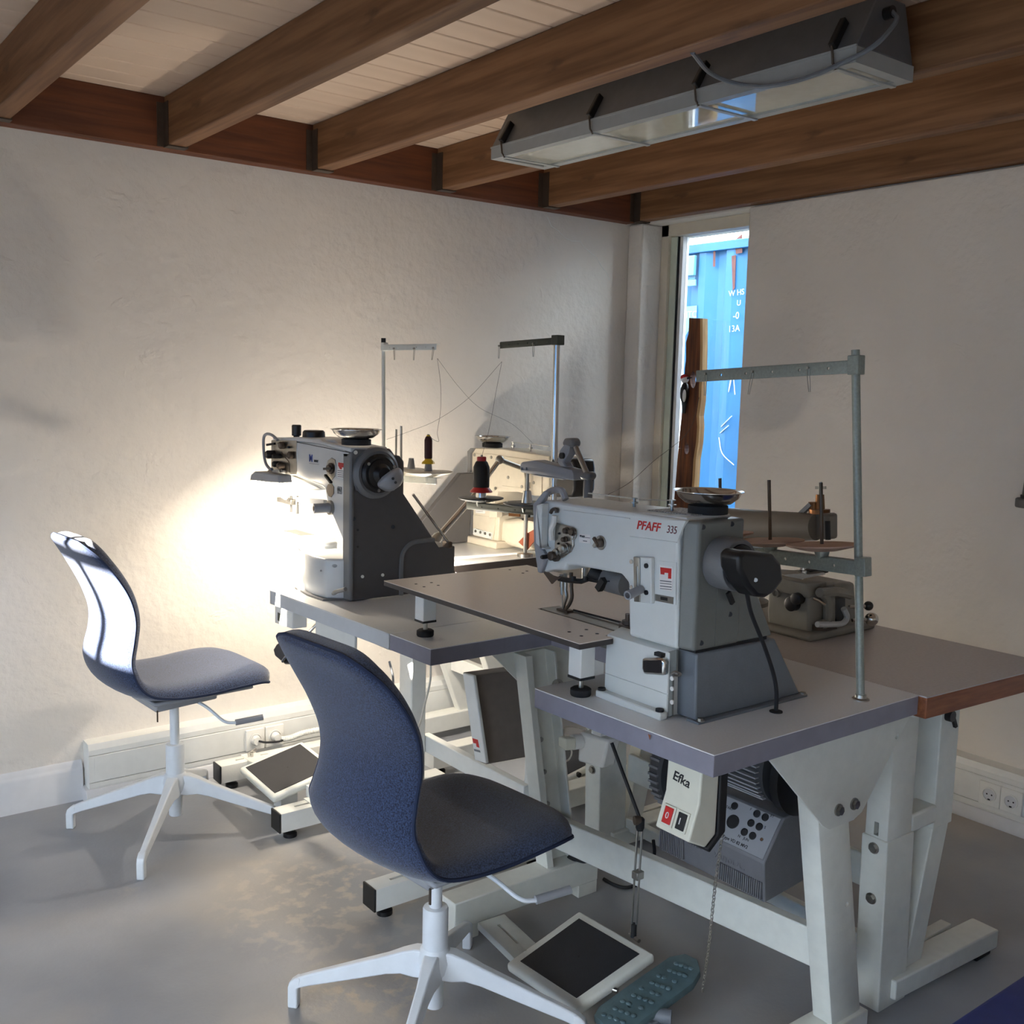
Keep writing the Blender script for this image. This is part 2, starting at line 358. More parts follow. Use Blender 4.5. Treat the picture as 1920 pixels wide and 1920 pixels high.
# skirting and cable trunking
struct(put('baseboard_left', G().prism([(XB, YL, 0), (XB, 3.574, 0), (XB, 3.574, .108), (XB, 3.578, .118), (XB, 3.583, .124), (XB, 3.585, .136), (XB, YL, .140)], (.918-XB, 0, 0)), skirt, smooth=50))
def duct(name, base, along, n, L, label):
    d = sempty(name, base, label); b = V(base); a = V(along); n = V(n); Z = V((0, 0, 1))
    def pf(pts, s0, s1): return [b+a*s0+n*p+Z*q for p, q in pts], a*(s1-s0)
    put('trunking_body', G().prism(*pf([(0, .04), (.058, .04), (.064, .055), (.064, .0695), (.058, .0695), (.058, .0715), (.064, .0715), (.064, .1645), (.058, .1645), (.058, .1665), (.064, .1665), (.064, .185), (.056, .205), (0, .207)], .012, L)), white, d, smooth=0)
    put('skirting_foot', G().prism(*pf([(0, 0), (.07, 0), (.074, .028), (.066, .048), (0, .05)], 0, L)), skirt, d, bev=.002)
    put('cover_panel', G().prism(*pf([(.064, .072), (.0655, .074), (.0655, .162), (.064, .164)], .03, L-.01)), white, d)
    return d
duct('trim_2', (.914, YL, 0), (1, 0, 0), (0, -1, 0), 2.49, 'white cable trunking along the foot of the long wall')
duct('trim_3', (XR, WY0+.3, 0), (0, -1, 0), (-1, 0, 0), 4.7, 'white cable trunking along the foot of the window wall')
def socket(c, n, label, holes=True):
    n = V(n); a = n.cross(V((0, 0, 1))); c = V(c); t = thing('power_socket', label, 'socket', c-V((0, 0, .04)), 'sockets in the white trunking')
    Z = V((0, 0, 1)); g = G().prism([c+a*x+Z*z for x, z in ((-.0365, -.04), (.0365, -.04), (.0365, .04), (-.0365, .04))], n*.009)
    put('plate', g, whitepl, t, bev=.002)
    put('rim', G().lathe(c+n*.0085, n, [(.024, 0), (.024, .004), (.021, .0045), (.0205, .001)], 28), whitepl, t)
    put('recess', G().cyl(c+n*.0088, n*.0006+c+n*.009, .0205, n=28), skirt, t)
    for s in (-1, 1): put('contact_hole', G().cyl(c+n*.0095+a*s*.0085, c+n*.0100+a*s*.0085, .0028, n=10), inkb, t)
    put('earth_clip', G().box(*(lambda p, q: ((min(p.x, q.x), min(p.y, q.y), min(p.z, q.z)), (max(p.x, q.x), max(p.y, q.y), max(p.z, q.z))))(c+n*.0095+a*-.004-Z*.0195, c+n*.0115+a*.004-Z*.015)), inkb, t)
    return t
SKL = [V((1.519, YL-.0655, .113)), V((1.5975, YL-.0655, .113))]
socket(SKL[0], (0, -1, 0), 'white socket holding a plug with a short black lead')
socket(SKL[1], (0, -1, 0), 'white socket holding a white plug with a corrugated sleeve')
for k, y in enumerate((1.658, 1.584)): socket((XR-.0655, y, .113), (-1, 0, 0), 'empty white socket under the window wall, '+('nearer the narrow window' if k == 0 else 'farther from the narrow window'))
# plugs and leads at the left wall
p0 = SKL[0]; t = thing('power_plug', 'white plug with black lead in the trunking socket', 'plug', p0+V((0, -.012, -.02)))
put('plug_body', G().cyl(p0+V((0, -.009, 0)), p0+V((0, -.03, 0)), .019, .015, 20), whitepl, t)
put('lead', G().tube(spline([p0+V((.004, -.03, 0)), p0+V((.026, -.044, -.005)), p0+V((.058, -.050, -.008)), p0+V((.082, -.048, -.010)), p0+V((.100, -.040, -.008))]), .004), rubber, t)
p1 = SKL[1]; t = thing('power_plug', 'white plug running into a white corrugated sleeve', 'plug', p1+V((0, -.012, -.02)))
put('plug_body', G().cyl(p1+V((0, -.009, 0)), p1+V((0, -.035, 0)), .018, .013, 20), whitepl, t)
pts = spline([p1+V((.012, -.036, -.008)), p1+V((.05, -.04, -.008)), p1+V((.11, -.042, .002)), p1+V((.2, -.045, .0)), p1+V((.32, -.03, -.02))], 16)
put('corrugated_sleeve', G().tube(pts, [.0115 if i % 2 else .0095 for i in range(len(pts))], 12), whitepl, t)
# wall crack, a raised hairline of plaster
ck = [(1026, 406), (1034, 424), (1046, 432), (1060, 446), (1072, 452), (1088, 452), (1096, 464), (1108, 474), (1118, 482), (1128, 500), (1138, 512), (1143, 525)]
struct(put('trim_4', G().tube([ay(x, y, YL) for x, y in ck], [.0012+.0012*random.random() for _ in ck], 5), white), 'pale filled crack in the plaster near the corner')

# ---- narrow window in the right wall
wn = sempty('window_1', (3.56, 3.2, WZ0), 'narrow cream window beside the corner pier')
put('jamb', G().box((3.53, 3.452, WZ0), (3.64, WY1, 2.205)), wink, wn, bev=.002)
put('sash_stile', G().box((3.545, 3.412, WZ0+.03), (3.62, 3.451, 2.15)), greencast, wn, bev=.002)
put('gasket', G().box((3.55, 3.407, WZ0+.03), (3.61, 3.4115, 2.15)), inkb, wn)
put('glazing_bead', G().box((3.56, 3.388, WZ0+.03), (3.6, 3.4065, 2.15)), white, wn)
put('jamb', G().box((3.53, WY0, WZ0), (3.64, WY0+.05, 2.205)), wink, wn, bev=.002)
put('head', G().box((3.53, WY0, 2.152), (3.645, WY1, 2.206)), wink, wn, bev=.002)
put('sill', G().box((3.40, WY0, WZ0-.03), (3.66, WY1, WZ0+.005)), white, wn, bev=.003)
put('pane', G().box((3.582, WY0+.05, WZ0+.03), (3.586, 3.388, 2.152)), glass, wn, smooth=0)

# ---- outside
struct(put('ground', G().box((-40, -40, -.2), (40, 40, -.07)), tarmac, smooth=0), 'paved yard outside')
def container(face, y0, y1, sgn, label, h=2.6):
    t = thing('shipping_container', label, 'container', (face+sgn*1.2, (y0+y1)/2, -.07))
    g = G(); pr = []; y = y0
    while y < y1-.01:
        for dy, dx in ((0, 0), (.07, 0), (.105, .036), (.175, .036), (.21, 0)):
            if dy < .21: pr.append((face+sgn*dx, y+dy))
        y += .21*1.335
    pr.append((face, y1)); n = len(pr)
    g.add([(x, y, .1) for x, y in pr]+[(x, y, h-.06) for x, y in pr], [(i, i+1, i+n+1, i+n) for i in range(n-1)])
    put('side_panel', g, cont, t, smooth=0)
    put('top_rail', G().box((min(face-sgn*.02, face+sgn*.06), y0, h-.07), (max(face-sgn*.02, face+sgn*.06), y1, h)), cont, t, bev=.006)
    put('bottom_rail', G().box((min(face-sgn*.02, face+sgn*.06), y0, -.07), (max(face-sgn*.02, face+sgn*.06), y1, .11)), cont, t, bev=.006)
    put('body', G().box((min(face+sgn*.05, face+sgn*2.4), y0, -.05), (max(face+sgn*.05, face+sgn*2.4), y1, h-.01)), cont, t, smooth=0)
    return t
CX = 6.24
ct = container(CX, 1.2, 13.3, 1, 'weathered blue shipping container with chalk writing outside the window')
A = lambda x, y, d=.0: ax(x, y, CX-d)
g = G().prism([A(1290, 481, .005), A(1307, 479, .005), A(1305, 517, .005), A(1288, 518, .005)], (-.03, 0, 0)); put('vent_cover', g, contl, ct, bev=.004)
g = G().prism([A(1291, 525, .005), A(1306, 524, .005), A(1306, 536, .005), A(1291, 537, .005)], (-.012, 0, 0)); put('vent_plate', g, contl, ct, bev=.003)
for k in range(3): put('vent_slat', G().prism([A(1293, 519+k*2, .004), A(1304, 518+k*2, .004), A(1304, 519+k*2, .004), A(1293, 520+k*2, .004)], (-.008, 0, 0)), contl, ct)
put('sign_patch', G().prism([A(1285, 575, .004), A(1307, 573, .004), A(1306, 598, .004), A(1285, 630, .004)], (-.003, 0, 0)), contl, ct)
text('lettering', 'ITC', A(1286, 596, .009), (0, -1, 0), (0, 0, 1), .075, chalk, ct)
text('chalk_writing', 'W HS', A(1366, 556, .012), (0, -1, .06), (0, 0, 1), .062, chalk, ct)
text('chalk_writing', 'U', A(1381, 573, .012), (0, -1, 0), (0, 0, 1), .06, chalk, ct)
text('chalk_writing', '-0', A(1374, 598, .012), (0, -1, 0), (0, 0, 1), .075, chalk, ct)
text('chalk_writing', '13A', A(1365, 623, .012), (0, -1, .06), (0, 0, 1), .07, chalk, ct)
for pts in ([(1372, 700), (1366, 735), (1374, 705), (1378, 740)], [(1352, 800), (1362, 790), (1372, 780)], [(1348, 820), (1354, 850), (1376, 872)], [(1350, 812), (1366, 798)]):
    put('chalk_scrawl', G().tube(spline([A(x, y, .006) for x, y in pts], 4), .004, 5), chalk, ct)
for pts in ([(1378, 450), (1392, 438), (1392, 474), (1380, 476)], [(1372, 480), (1380, 478), (1378, 540), (1374, 545)], [(1338, 462), (1342, 462), (1341, 500), (1337, 500)]):
    put('rust_patch', G().prism([A(x, y, .004) for x, y in pts], (-.002, 0, 0)), rust, ct)
container(-13, -20, 3.2, -1, 'added tall corrugated block, out of view, keeping sun off the wide glazed openings', 3.9)  # unseen block added to stop the sun entering the wide openings

# ---- slab of wood with a woodpecker figure, standing on the window sill
SX = 3.49; S = lambda x, y: ax(x, y, SX)
def ring(cx, cy, rx, ry, n=12): return [(cx-rx*math.cos(2*PI*i/n), cy-ry*math.sin(2*PI*i/n)) for i in range(n+1)]
Lf = [(1292, 596), (1291, 625), (1286, 642), (1286, 675), (1284, 690)]
pts = Lf+[(1283, 712)]+ring(1299.5, 712, 5.5, 16)+[(1283, 712.5), (1280, 760), (1276, 800), (1272, 840)]+ring(1287.5, 841, 4.5, 11)+[(1272, 840.5), (1268, 890), (1262, 960), (1258, 1015)]
rgt = [(1288, 1015), (1293, 960), (1298, 900), (1300, 862), (1305, 830), (1307, 800), (1306, 780), (1310, 750), (1312, 700), (1313, 650), (1313, 597)]
zb = WZ0+.005
def sz(p): q = S(*p); return q if q.z > zb else V((q.x, q.y, zb))
t = thing('wood_slab', 'rough bark-edged slab of brown wood with two holes on the window sill', 'wood slab', (SX+.02, 3.27, zb))
put('slab', G().prism([sz(p) for p in pts+rgt], (.035, 0, 0)), bark, t, smooth=0)
put('sapwood_edge', G().prism([sz(p) for p in rgt[::-1]]+[sz((x+4.5, y)) for x, y in rgt], (.033, 0, 0)), sapw, t, smooth=0)
b = ax(1284, 737, SX-.02); t = thing('woodpecker_figure', 'small painted woodpecker figure clinging to the wood slab', 'figurine', b-V((0, 0, .09)))
bd = G().sphere(b, .03, (.8, .62, 1.7)); bd.cyl(b-V((0, 0, .035)), b-V((0, 0, .092)), .014, .007, 10); put('body', bd, blackp, t)
put('head', G().sphere(b+V((0, .003, .062)), .019, (1, .9, 1)), paper, t)
put('red_cap', G().sphere(b+V((-.001, .006, .070)), .0185, (1, .92, .8)), red, t)
put('beak', G().cyl(b+V((0, -.012, .066)), b+V((.004, -.036, .07)), .005, .001, 8), inkb, t)
put('wing_patch', G().sphere(b+V((-.016, -.012, -.012)), .016, (.5, .55, 1.8)), paper, t)
struct(put('added_roof', G().box((XB-.25, YN-.25, 2.42), (XR+.35, YL+.25, 3.7)), under, smooth=0), 'added block over the workshop, out of view, shading the container outside')  # added height above the ceiling, unseen, so the outside container stays shaded
struct(put('added_sun_block', G().box((XB-.25, YL+.25, -.07), (2.6, 11, 3.7)), plaster, smooth=0), 'added block beyond the long wall, out of view, keeping sun off the container')  # unseen mass put in to block sun that would reach the container

# ================================================================== CHAIRS
def shell(g, prof, T, inset=0):
    """closed upholstered shell: prof rows (x, z, half width, wing), T = thickness"""
    P = spline([(a[0], a[1], 0) for a in prof], 5); W = spline([(a[2], a[3], 0) for a in prof], 5); N = len(P); M = 15; fr = []; bk = []
    for k in range(N):
        d = (P[min(k+1, N-1)]-P[max(k-1, 0)]).normalized(); nx, nz = -d.y, d.x      # towards the sitter
        w, wing = W[k].x, W[k].y; e = min(1, min(k, N-1-k)/3.0)
        for j in range(M):
            s = -1+2*j/(M-1); sy = math.sin(s*PI/2); y = w*sy; off = wing*abs(sy)**2.2
            t = T*(max(0, 1-abs(sy)**6))**.5*(.35+.65*math.sin(e*PI/2))
            fr.append((P[k].x+nx*(off+t*.75), y, P[k].y+nz*(off+t*.75))); bk.append((P[k].x+nx*(off-t*.25), y, P[k].y+nz*(off-t*.25)))
    n = len(fr); fs = []
    for k in range(N-1):
        for j in range(M-1):
            a, b, c, d = k*M+j, k*M+j+1, (k+1)*M+j+1, (k+1)*M+j
            fs.append((a, b, c, d)); fs.append((n+d, n+c, n+b, n+a))
    for k in range(N-1):
        a, d = k*M, (k+1)*M; fs.append((a, d, n+d, n+a)); a, d = k*M+M-1, (k+1)*M+M-1; fs.append((a, n+a, n+d, d))
    for j in range(M-1):
        fs.append((j, n+j, n+j+1, j+1)); q = (N-1)*M; fs.append((q+j, q+j+1, n+q+j+1, n+q+j))
    g.add(fr+bk, fs)
    edge = [[], []]
    for k in range(N):
        d = (P[min(k+1, N-1)]-P[max(k-1, 0)]).normalized(); nx, nz = -d.y, d.x; w, wing = W[k].x, W[k].y
        for i, s in enumerate((-1, 1)): edge[i].append((P[k].x+nx*wing, s*(w+.001), P[k].y+nz*wing))
    return edge[0]+edge[1][::-1]
# side profile from the top of the back to the front of the seat: x, z, half width, forward wing of the edges
PROF = [(-.318, .978, .105, .0), (-.312, .962, .150, .004), (-.290, .925, .185, .012), (-.262, .868, .200, .022), (-.236, .805, .196, .030), (-.221, .742, .180, .034),
        (-.224, .685, .172, .034), (-.236, .630, .180, .034), (-.236, .585, .196, .034), (-.212, .535, .208, .030), (-.160, .503, .214, .020), (-.080, .492, .216, .012),
        (.02, .490, .220, .010), (.12, .496, .224, .010), (.19, .500, .218, .006), (.232, .494, .190, .0), (.244, .484, .120, 0)]
def chair(label, loc, rz, legrot, drop):
    t = thing('swivel_chair', label, 'chair', (0, 0, 0), 'blue upholstered swivel chairs')
    g = G(); pr = [(x, z-drop, w, s) for x, z, w, s in PROF]; e = shell(g, pr, .052); sh = put('upholstered_shell', g, fabric, t, smooth=60)
    sh['label'] = 'blue wool seat and back in one curved shell'
    put('piping', G().tube(e, .0042, 6, closed=True), piping, sh)
    D = -drop
    put('seat_pan', G().prism([(-.13, -.16, .470+D), (.19, -.17, .474+D), (.19, .17, .474+D), (-.13, .16, .470+D)], (0, 0, .012)).prism([(-.10, -.10, .432+D), (.10, -.10, .440+D), (.10, .10, .440+D), (-.10, .10, .432+D)], (0, 0, .04)), lampg, t, bev=.01)
    put('zip_pull', G().box((-.098, -.104, .405+D), (-.095, -.099, .44+D)), steel_dk, t)
    put('gas_lift', G().cyl((0, 0, .26), (0, 0, .440+D), .0145, n=20), chairw, t)
    put('collar', G().lathe((0, 0, .17), (0, 0, 1), [(.029, 0), (.029, .112), (.027, .117), (.016, .118)], 24), chairw, t)
    put('lower_tube', G().lathe((0, 0, .05), (0, 0, 1), [(.020, 0), (.0215, .004), (.0215, .09)], 20), chairw, t)
    lv = put('height_lever', G().tube(spline([(.03, -.06, .445+D), (.05, -.13, .43+D), (.075, -.19, .398+D), (.10, -.21, .392+D), (.13, -.222, .395+D)]), .005), chairw, t)
    put('lever_grip', G().cyl((.105, -.212, .392+D), (.185, -.238, .40+D), .0095, n=14), lampg, lv)
    # hub and four cast legs with turned-down tips
    put('hub', G().lathe((0, 0, .118), (0, 0, 1), [(.026, 0), (.036, .02), (.040, .045), (.034, .068), (.029, .075)], 24), chairw, t)
    for q in range(4):
        a = legrot+q*PI/2; c, s = math.cos(a), math.sin(a); g = G()
        rows = [(.0, .186, .062, .024), (.045, .186, .062, .024), (.075, .176, .050, .020), (.11, .160, .042, .0165), (.20, .126, .036, .0145), (.30, .088, .028, .0125), (.332, .074, .026, .012), (.344, .062, .030, .0115), (.348, .030, .058, .011)]
        vs = []
        for r, z, h, wd in rows[:7]:
            vs += [(r, -wd, z-h), (r, wd, z-h), (r, wd*.7, z), (r, -wd*.7, z)]
        fs = [(0, 3, 2, 1)]+[(4*k+i, 4*k+(i+1) % 4, 4*k+4+(i+1) % 4, 4*k+4+i) for k in range(6) for i in range(4)]+[(24, 25, 26, 27)]
        g.add(vs, fs)
        g.prism([(.318, -.0115, .077), (.330, -.0115, .0755), (.345, -.0115, .064), (.349, -.0115, .05), (.349, -.0115, 0), (.325, -.0115, 0), (.325, -.0115, .048), (.318, -.0115, .054)], (0, .023, 0))
        g.v = [V((p.x*c-p.y*s, p.x*s+p.y*c, p.z)) for p in g.v]
        put('leg', g, chairw, t, bev=.004, seg=3, smooth=50)
    t.location = loc; t.rotation_euler = (0, 0, rz); ORG[t] = V(loc)
    return t
chair('blue swivel chair close to the plastered wall with sun on its back', (1.095, 3.165, 0), math.radians(4), math.radians(144-4), 0)
chair('blue swivel chair at the red-lettered machine, standing near the foot pedals', (1.212, 1.822, 0), math.radians(5), math.radians(132-5), .04)

# ================================================================== TABLES
TH = .043; ZT8 = .80
def caps(t, p, ax_, w, h, m=blackp):
    p = V(p); a = V(ax_)
    put('end_cap', G().bar(p, p+a*.006, w*1.01, h*1.01), m, t, bev=.002)
def levelling(t, x, y, z1, r=.022, name='levelling_foot'):
    put(name, G().lathe((x, y, 0), (0, 0, 1), [(r, 0), (r, .012), (r*.8, .016), (.006, .018), (.006, z1)], 20), blackp, t)
# --- table P: U-shaped top with a bay at the operator's side, slanted T legs
t = P = thing('sewing_table', 'grey table with purple-grey edge and a cut-out bay, carrying the red-lettered machine', 'table', (1.7, 1.73, 0))
x0, x1, y0, y1, c0, c1, cx = 1.368, 2.045, 1.186, 2.27, 1.685, 2.082, 1.745
xf_ = lambda y: 1.353+(2.27-y)*.0277
U = [(xf_(y0), y0), (x1, y0), (x1, y1), (xf_(y1), y1), (xf_(c1), c1), (cx, c1), (cx, c0), (xf_(c0), c0)]
put('tabletop', G().prism([(x, y, ZT8-.002) for x, y in U], (0, 0, .002)), lamg, t, smooth=0)
put('edge_band', G().prism([(x, y, ZT8-TH) for x, y in U], (0, 0, TH-.0021)), edgep, t, bev=.0015)
for pp in ([(1338, 1383), (1336, 1380)],): pass
q = ax(1218, 1381, 1.3745); put('edge_chip', G().prism([q+V((0, .004, .004)), q+V((0, -.003, .003)), q+V((0, -.001, -.006))], (-.0006, 0, 0)), woode, t)
for yy, sg in ((1.235, 1), (2.145, -1)):
    # bracket plate under the top
    B = BB = [(1.575, .756), *([(2.044, .756), (2.046, .739), (2.10, .739)] if sg > 0 else [(2.03, .756)]), (1.93, .545), (1.90, .534), (1.815, .534), (1.79, .548)]
    br = put('bracket', G().prism([(x, yy-.004*sg, z) for x, z in B], (0, .006*sg, 0)), frame, t, bev=.001)
    put('bracket_flange', G().box((1.575, min(yy, yy+sg*.05), .751), (2.03, max(yy, yy+sg*.05), .757)), frame, t)
    if sg < 0: B = [(x-.07, z) for x, z in B]
    L0, L1 = (V((1.80, yy+sg*.028, .735)), V((1.935, yy+sg*.028, .05))) if sg > 0 else (V((1.717, yy+sg*.028, .735)), V((1.82, yy+sg*.028, .09)))
    up_ = V((0, 1, 0))
    if sg > 0: cut(put('leg', G().bar(L0, L1, .105, .052, (0, 1, 0)), frame, t, bev=.004), G().cyl((1.905, yy-.02, .337), (1.905, yy+.03, .337), .006, n=14))
    else:
        sec = [(-.0525, -.026), (-.0525, .026), (.0525, .026), (.0525, -.026), (.046, -.026), (.046, .014), (-.030, .014), (-.030, -.026)]
        put('leg', G().prism([L0+V((a_, b_, 0)) for a_, b_ in sec], L1-L0), frame, t, bev=.0015)
        for q_ in (.40, .55, .70):
            c_ = L0.lerp(L1, q_); put('leg_screw', G().cyl(c_+V((.0, .014, 0)), c_+V((0, .010, 0)), .007, n=10), steel, t)
    for dx in (-.028, .028): bolt(t, ((1.868 if sg > 0 else 1.77)+dx, yy-.004*sg-(.001 if sg > 0 else -.001), .572), (0, -sg, 0), .010, .009)
    cut(br, G().cyl((2.045 if sg > 0 else 1.93, yy-.02, .695), (2.045 if sg > 0 else 1.93, yy+.02, .695), .0075, n=14))
put('cross_rail', G().prism([(1.885, 1.29, .165), (1.915, 1.29, .165), (1.815, 2.12, .165), (1.785, 2.12, .165)], (0, 0, .09)), frame, t, bev=.003)
for yy, zf in ((2.112, .112), (1.262, .06)):
    put('foot_bar', G().box((1.44, yy-.037, .038 if zf > .1 else .0), (1.94 if zf > .1 else 2.0, yy+.037, zf)), frame, t, bev=.003)
    if zf < .1: continue
    put('foot_pad', G().box((1.87, yy-.035, 0), (1.94, yy+.035, .0385)), frame, t, bev=.002)
    put('foot_pad', G().box((1.45, yy-.035, 0), (1.52, yy+.035, .0385)), frame, t, bev=.002)
bolt(t, (1.78, 2.092, .64), (-.4, -1, 0), .012, .02)
# --- table M: light top on two capped foot bars
t = Mt = thing('sewing_table', 'light grey table by the wall under the dark-sided machine', 'table', (1.65, 2.6, 0))
a0, a1, b0, b1 = 1.338, 2.0, 2.2735, 2.95
mq = [(1.3525, b0), (a1, b0), (a1, b1), (1.325, b1)]
put('tabletop', G().prism([(x, y, ZT8-.002) for x, y in mq], (0, 0, .002)), laml, t, smooth=0)
put('edge_band', G().prism([(x, y, ZT8-TH) for x, y in mq], (0, 0, TH-.0021)), edgew, t, bev=.0015)
put('underside_tray', G().prism([(1.36, b0+.02, .752), (1.98, b0+.02, .752), (1.98, b0+.02, .72), (1.50, b0+.02, .70)], (0, .16, 0)), under, t, bev=.003)
put('tray_front', G().box((1.355, b0+.19, .70), (1.365, b1-.25, .755)), framew, t, bev=.002)
for yy in (2.32, 2.915):
    cut(put('foot_bar', G().box((1.33, yy-.032, .03), (1.95, yy+.032, .094)), framew, t, bev=.003), G().box((1.39, yy-.005, .080), (1.50, yy+.005, .11)))
    caps(t, (1.33, yy, .062), (-1, 0, 0), .064, .064)
    for xx in (1.375, 1.9): levelling(t, xx, yy, .031)
    cx0 = 1.80 if yy > 2.5 else 1.885
    put('column', G().box((cx0, yy-.04, .0935), (cx0+.06, yy+.04, .757)), framew, t, bev=.005)
put('cross_rail', G().box((1.862, 2.33, .19), (1.89, 2.90, .25)), framew, t, bev=.003)
# --- table Q: behind, for the cream machine
t = Qt = thing('sewing_table', 'dark-edged table in the corner under the cream machine', 'table', (2.5, 3.25, 0))
put('tabletop', G().box((2.03, 3.03, ZT8-.002), (2.95, 3.50, ZT8)), laml, t, smooth=0)
put('edge_band', G().box((2.03, 3.03, ZT8-TH), (2.95, 3.50, ZT8-.0021)), edged, t, bev=.0015)
for yy, s in ((3.10, 1), (3.44, -1)):
    put('leg', G().bar((2.16, yy, .757), (2.42, yy, .10), .075, .04, (0, 1, 0)), framew, t, bev=.004)
    put('bracket', G().prism([(2.08, yy-.03*s, .755), (2.45, yy-.03*s, .755), (2.32, yy-.03*s, .60), (2.2, yy-.03*s, .60)], (0, .005, 0)), framew, t)
    put('foot_bar', G().box((2.02, yy-.035, .03), (2.62, yy+.035, .10)), framew, t, bev=.003)
    for xx in (2.07, 2.56): levelling(t, xx, yy, .031)
put('cross_rail', G().box((2.33, 3.12, .28), (2.36, 3.42, .34)), framew, t, bev=.003)
# --- loose foot bar with clamp at the wall
t = thing('floor_bar', 'white slotted floor bar with a black end cap near the wall sockets', 'bar', (1.7, 3.40, 0))
fb = put('bar', G().box((1.33, 3.372, .03), (1.99, 3.436, .094)), framew, t, bev=.003); caps(t, (1.33, 3.404, .062), (-1, 0, 0), .064, .064)
for xx in (1.38, 1.93): levelling(t, xx, 3.404, .031)
for xa, xb in ((1.395, 1.427), (1.49, 1.52)): cut(fb, G().box((xa, 3.3995, .080), (xb, 3.4085, .11)))
put('clamp', G().box((1.43, 3.365, .027), (1.485, 3.443, .0965)), framew, t, bev=.002)
put('wing_nut', G().cyl((1.455, 3.40, .0965), (1.455, 3.40, .112), .006, n=10).bar((1.44, 3.40, .105), (1.475, 3.405, .118), .004, .012), chrome, t)
# --- table S: beech edge, skiver on it
t = St = thing('sewing_table', 'taupe table with bare beech edge beside the window wall', 'table', (2.3, 1.7, 0))
Sx = [(2.048, 1.168), (2.47, 1.146), (2.56, 1.175), (2.585, 1.21), (2.55, 2.42), (2.048, 2.42)]
put('tabletop', G().prism([(x, y, ZT8-.003) for x, y in Sx], (0, 0, .003)), lams, t, smooth=0)
put('edge_band', G().prism([(x, y, ZT8-.05) for x, y in Sx], (0, 0, .0469)), woode, t, bev=.002)
put('apron', G().box((2.06, 1.20, .742), (2.50, 2.38, .7505)), frame, t)
for yy in (1.29, 2.27):
    dz = .0
    cut(put('leg', G().box((2.085, yy-.03, .325), (2.185, yy+.03, .742)), frame, t, bev=.004), G().box((2.07, yy-.006, .43), (2.13, yy+.006, .462)))
    put('leg_sleeve', G().prism([(2.080, yy-.034, .425), (2.192, yy-.034, .425), (2.205, yy-.034, .0), (2.092, yy-.034, .0)], (0, .068, 0)), frame, t, bev=.003)
    put('leg', G().box((2.29, yy-.025, .40), (2.375, yy+.035, .742)), frame, t, bev=.003)
    put('leg', G().bar((2.340, yy+.002, .45), (2.235, yy, .02), .07, .05, (0, 1, 0)), frame, t, bev=.003)
    put('tie', G().box((2.185, yy-.03, .42), (2.295, yy+.03, .465)), frame, t, bev=.006)
    put('foot_bar', G().bar((2.14, yy-.01, .045), (2.58, yy-.03, .045), .075, .05), frame, t, bev=.004)
    put('foot_pad', G().box((2.50, yy-.055, 0), (2.57, yy+.005, .022)), blackp, t, bev=.003)
    put('gusset', G().box((2.30, yy+.02, .045), (2.50, yy+.05, .072)), frame, t, bev=.002)
    for zz in (.40, .275): bolt(t, (2.080+(.425-zz)*.028, yy, zz), (-1, 0, 0), .010, .008)
    put('cam_lock', G().cyl((2.315, yy-.025, .685), (2.315, yy-.04, .685), .014, n=12).bar((2.315, yy-.034, .70), (2.335, yy-.037, .655), .008, .008), blackp, t)
put('cross_rail', G().box((2.205, 1.32, .06), (2.23, 2.24, .10)), frame, t, bev=.003)
put('cross_panel', G().box((2.206, 1.32, .225), (2.222, 2.24, .31)), frame, t, bev=.003)

# --- extension plate standing over the bay
t = thing('extension_plate', 'thin taupe work plate on two white legs beside the red-lettered machine', 'work surface', (1.6, 1.92, .80))
PZ = .932; px0, px1, py0, py1 = 1.362, 1.842, 1.535, 2.318
pl = [(px0, py0), (1.454, py0), (1.454, 1.561), (1.497, 1.561), (1.497, 1.840), (1.563, 1.840), (1.563, 1.56), (px1, 1.56), (px1, py1), (px0, py1)]
put('plate', G().prism([(x, y, PZ-.0015) for x, y in pl], (0, 0, .0015)), plate, t, smooth=0)
put('plate_core', G().prism([(x, y, PZ-.013) for x, y in pl], (0, 0, .0114)), edged, t, smooth=0)
for yy in (2.204, 1.592):
    lg = put('leg', G().box((1.40, yy-.02, .843), (1.44, yy+.02, PZ-.013)), white, t, bev=.002)
    put('end_cap', G().box((1.3995, yy-.0205, .838), (1.4405, yy+.0205, .8435)), blackp, lg)
    put('threaded_stem', G().cyl((1.42, yy, .81), (1.42, yy, .838), .006, n=10), steel, lg)
    put('levelling_knob', G().lathe((1.42, yy, .80), (0, 0, 1), [(.021, 0), (.0225, .003), (.0225, .014), (.018, .017)], 24), rubber, lg)
    for dx, dy in ((-.012, -.012), (.03, -.015), (-.01, .04), (.035, .035)):
        put('screw', G().cyl((1.42+dx, yy-(.0 if yy > 2 else -.0)+dy*.8, PZ), (1.42+dx, yy+dy*.8, PZ+.0005), .004, n=10), inkb, t)
for dx, dy in ((0, 0), (.03, .02), (.0, .06)): put('screw', G().cyl((1.75+dx, 2.22+dy, PZ), (1.75+dx, 2.22+dy, PZ+.0005), .004, n=10), inkb, t)

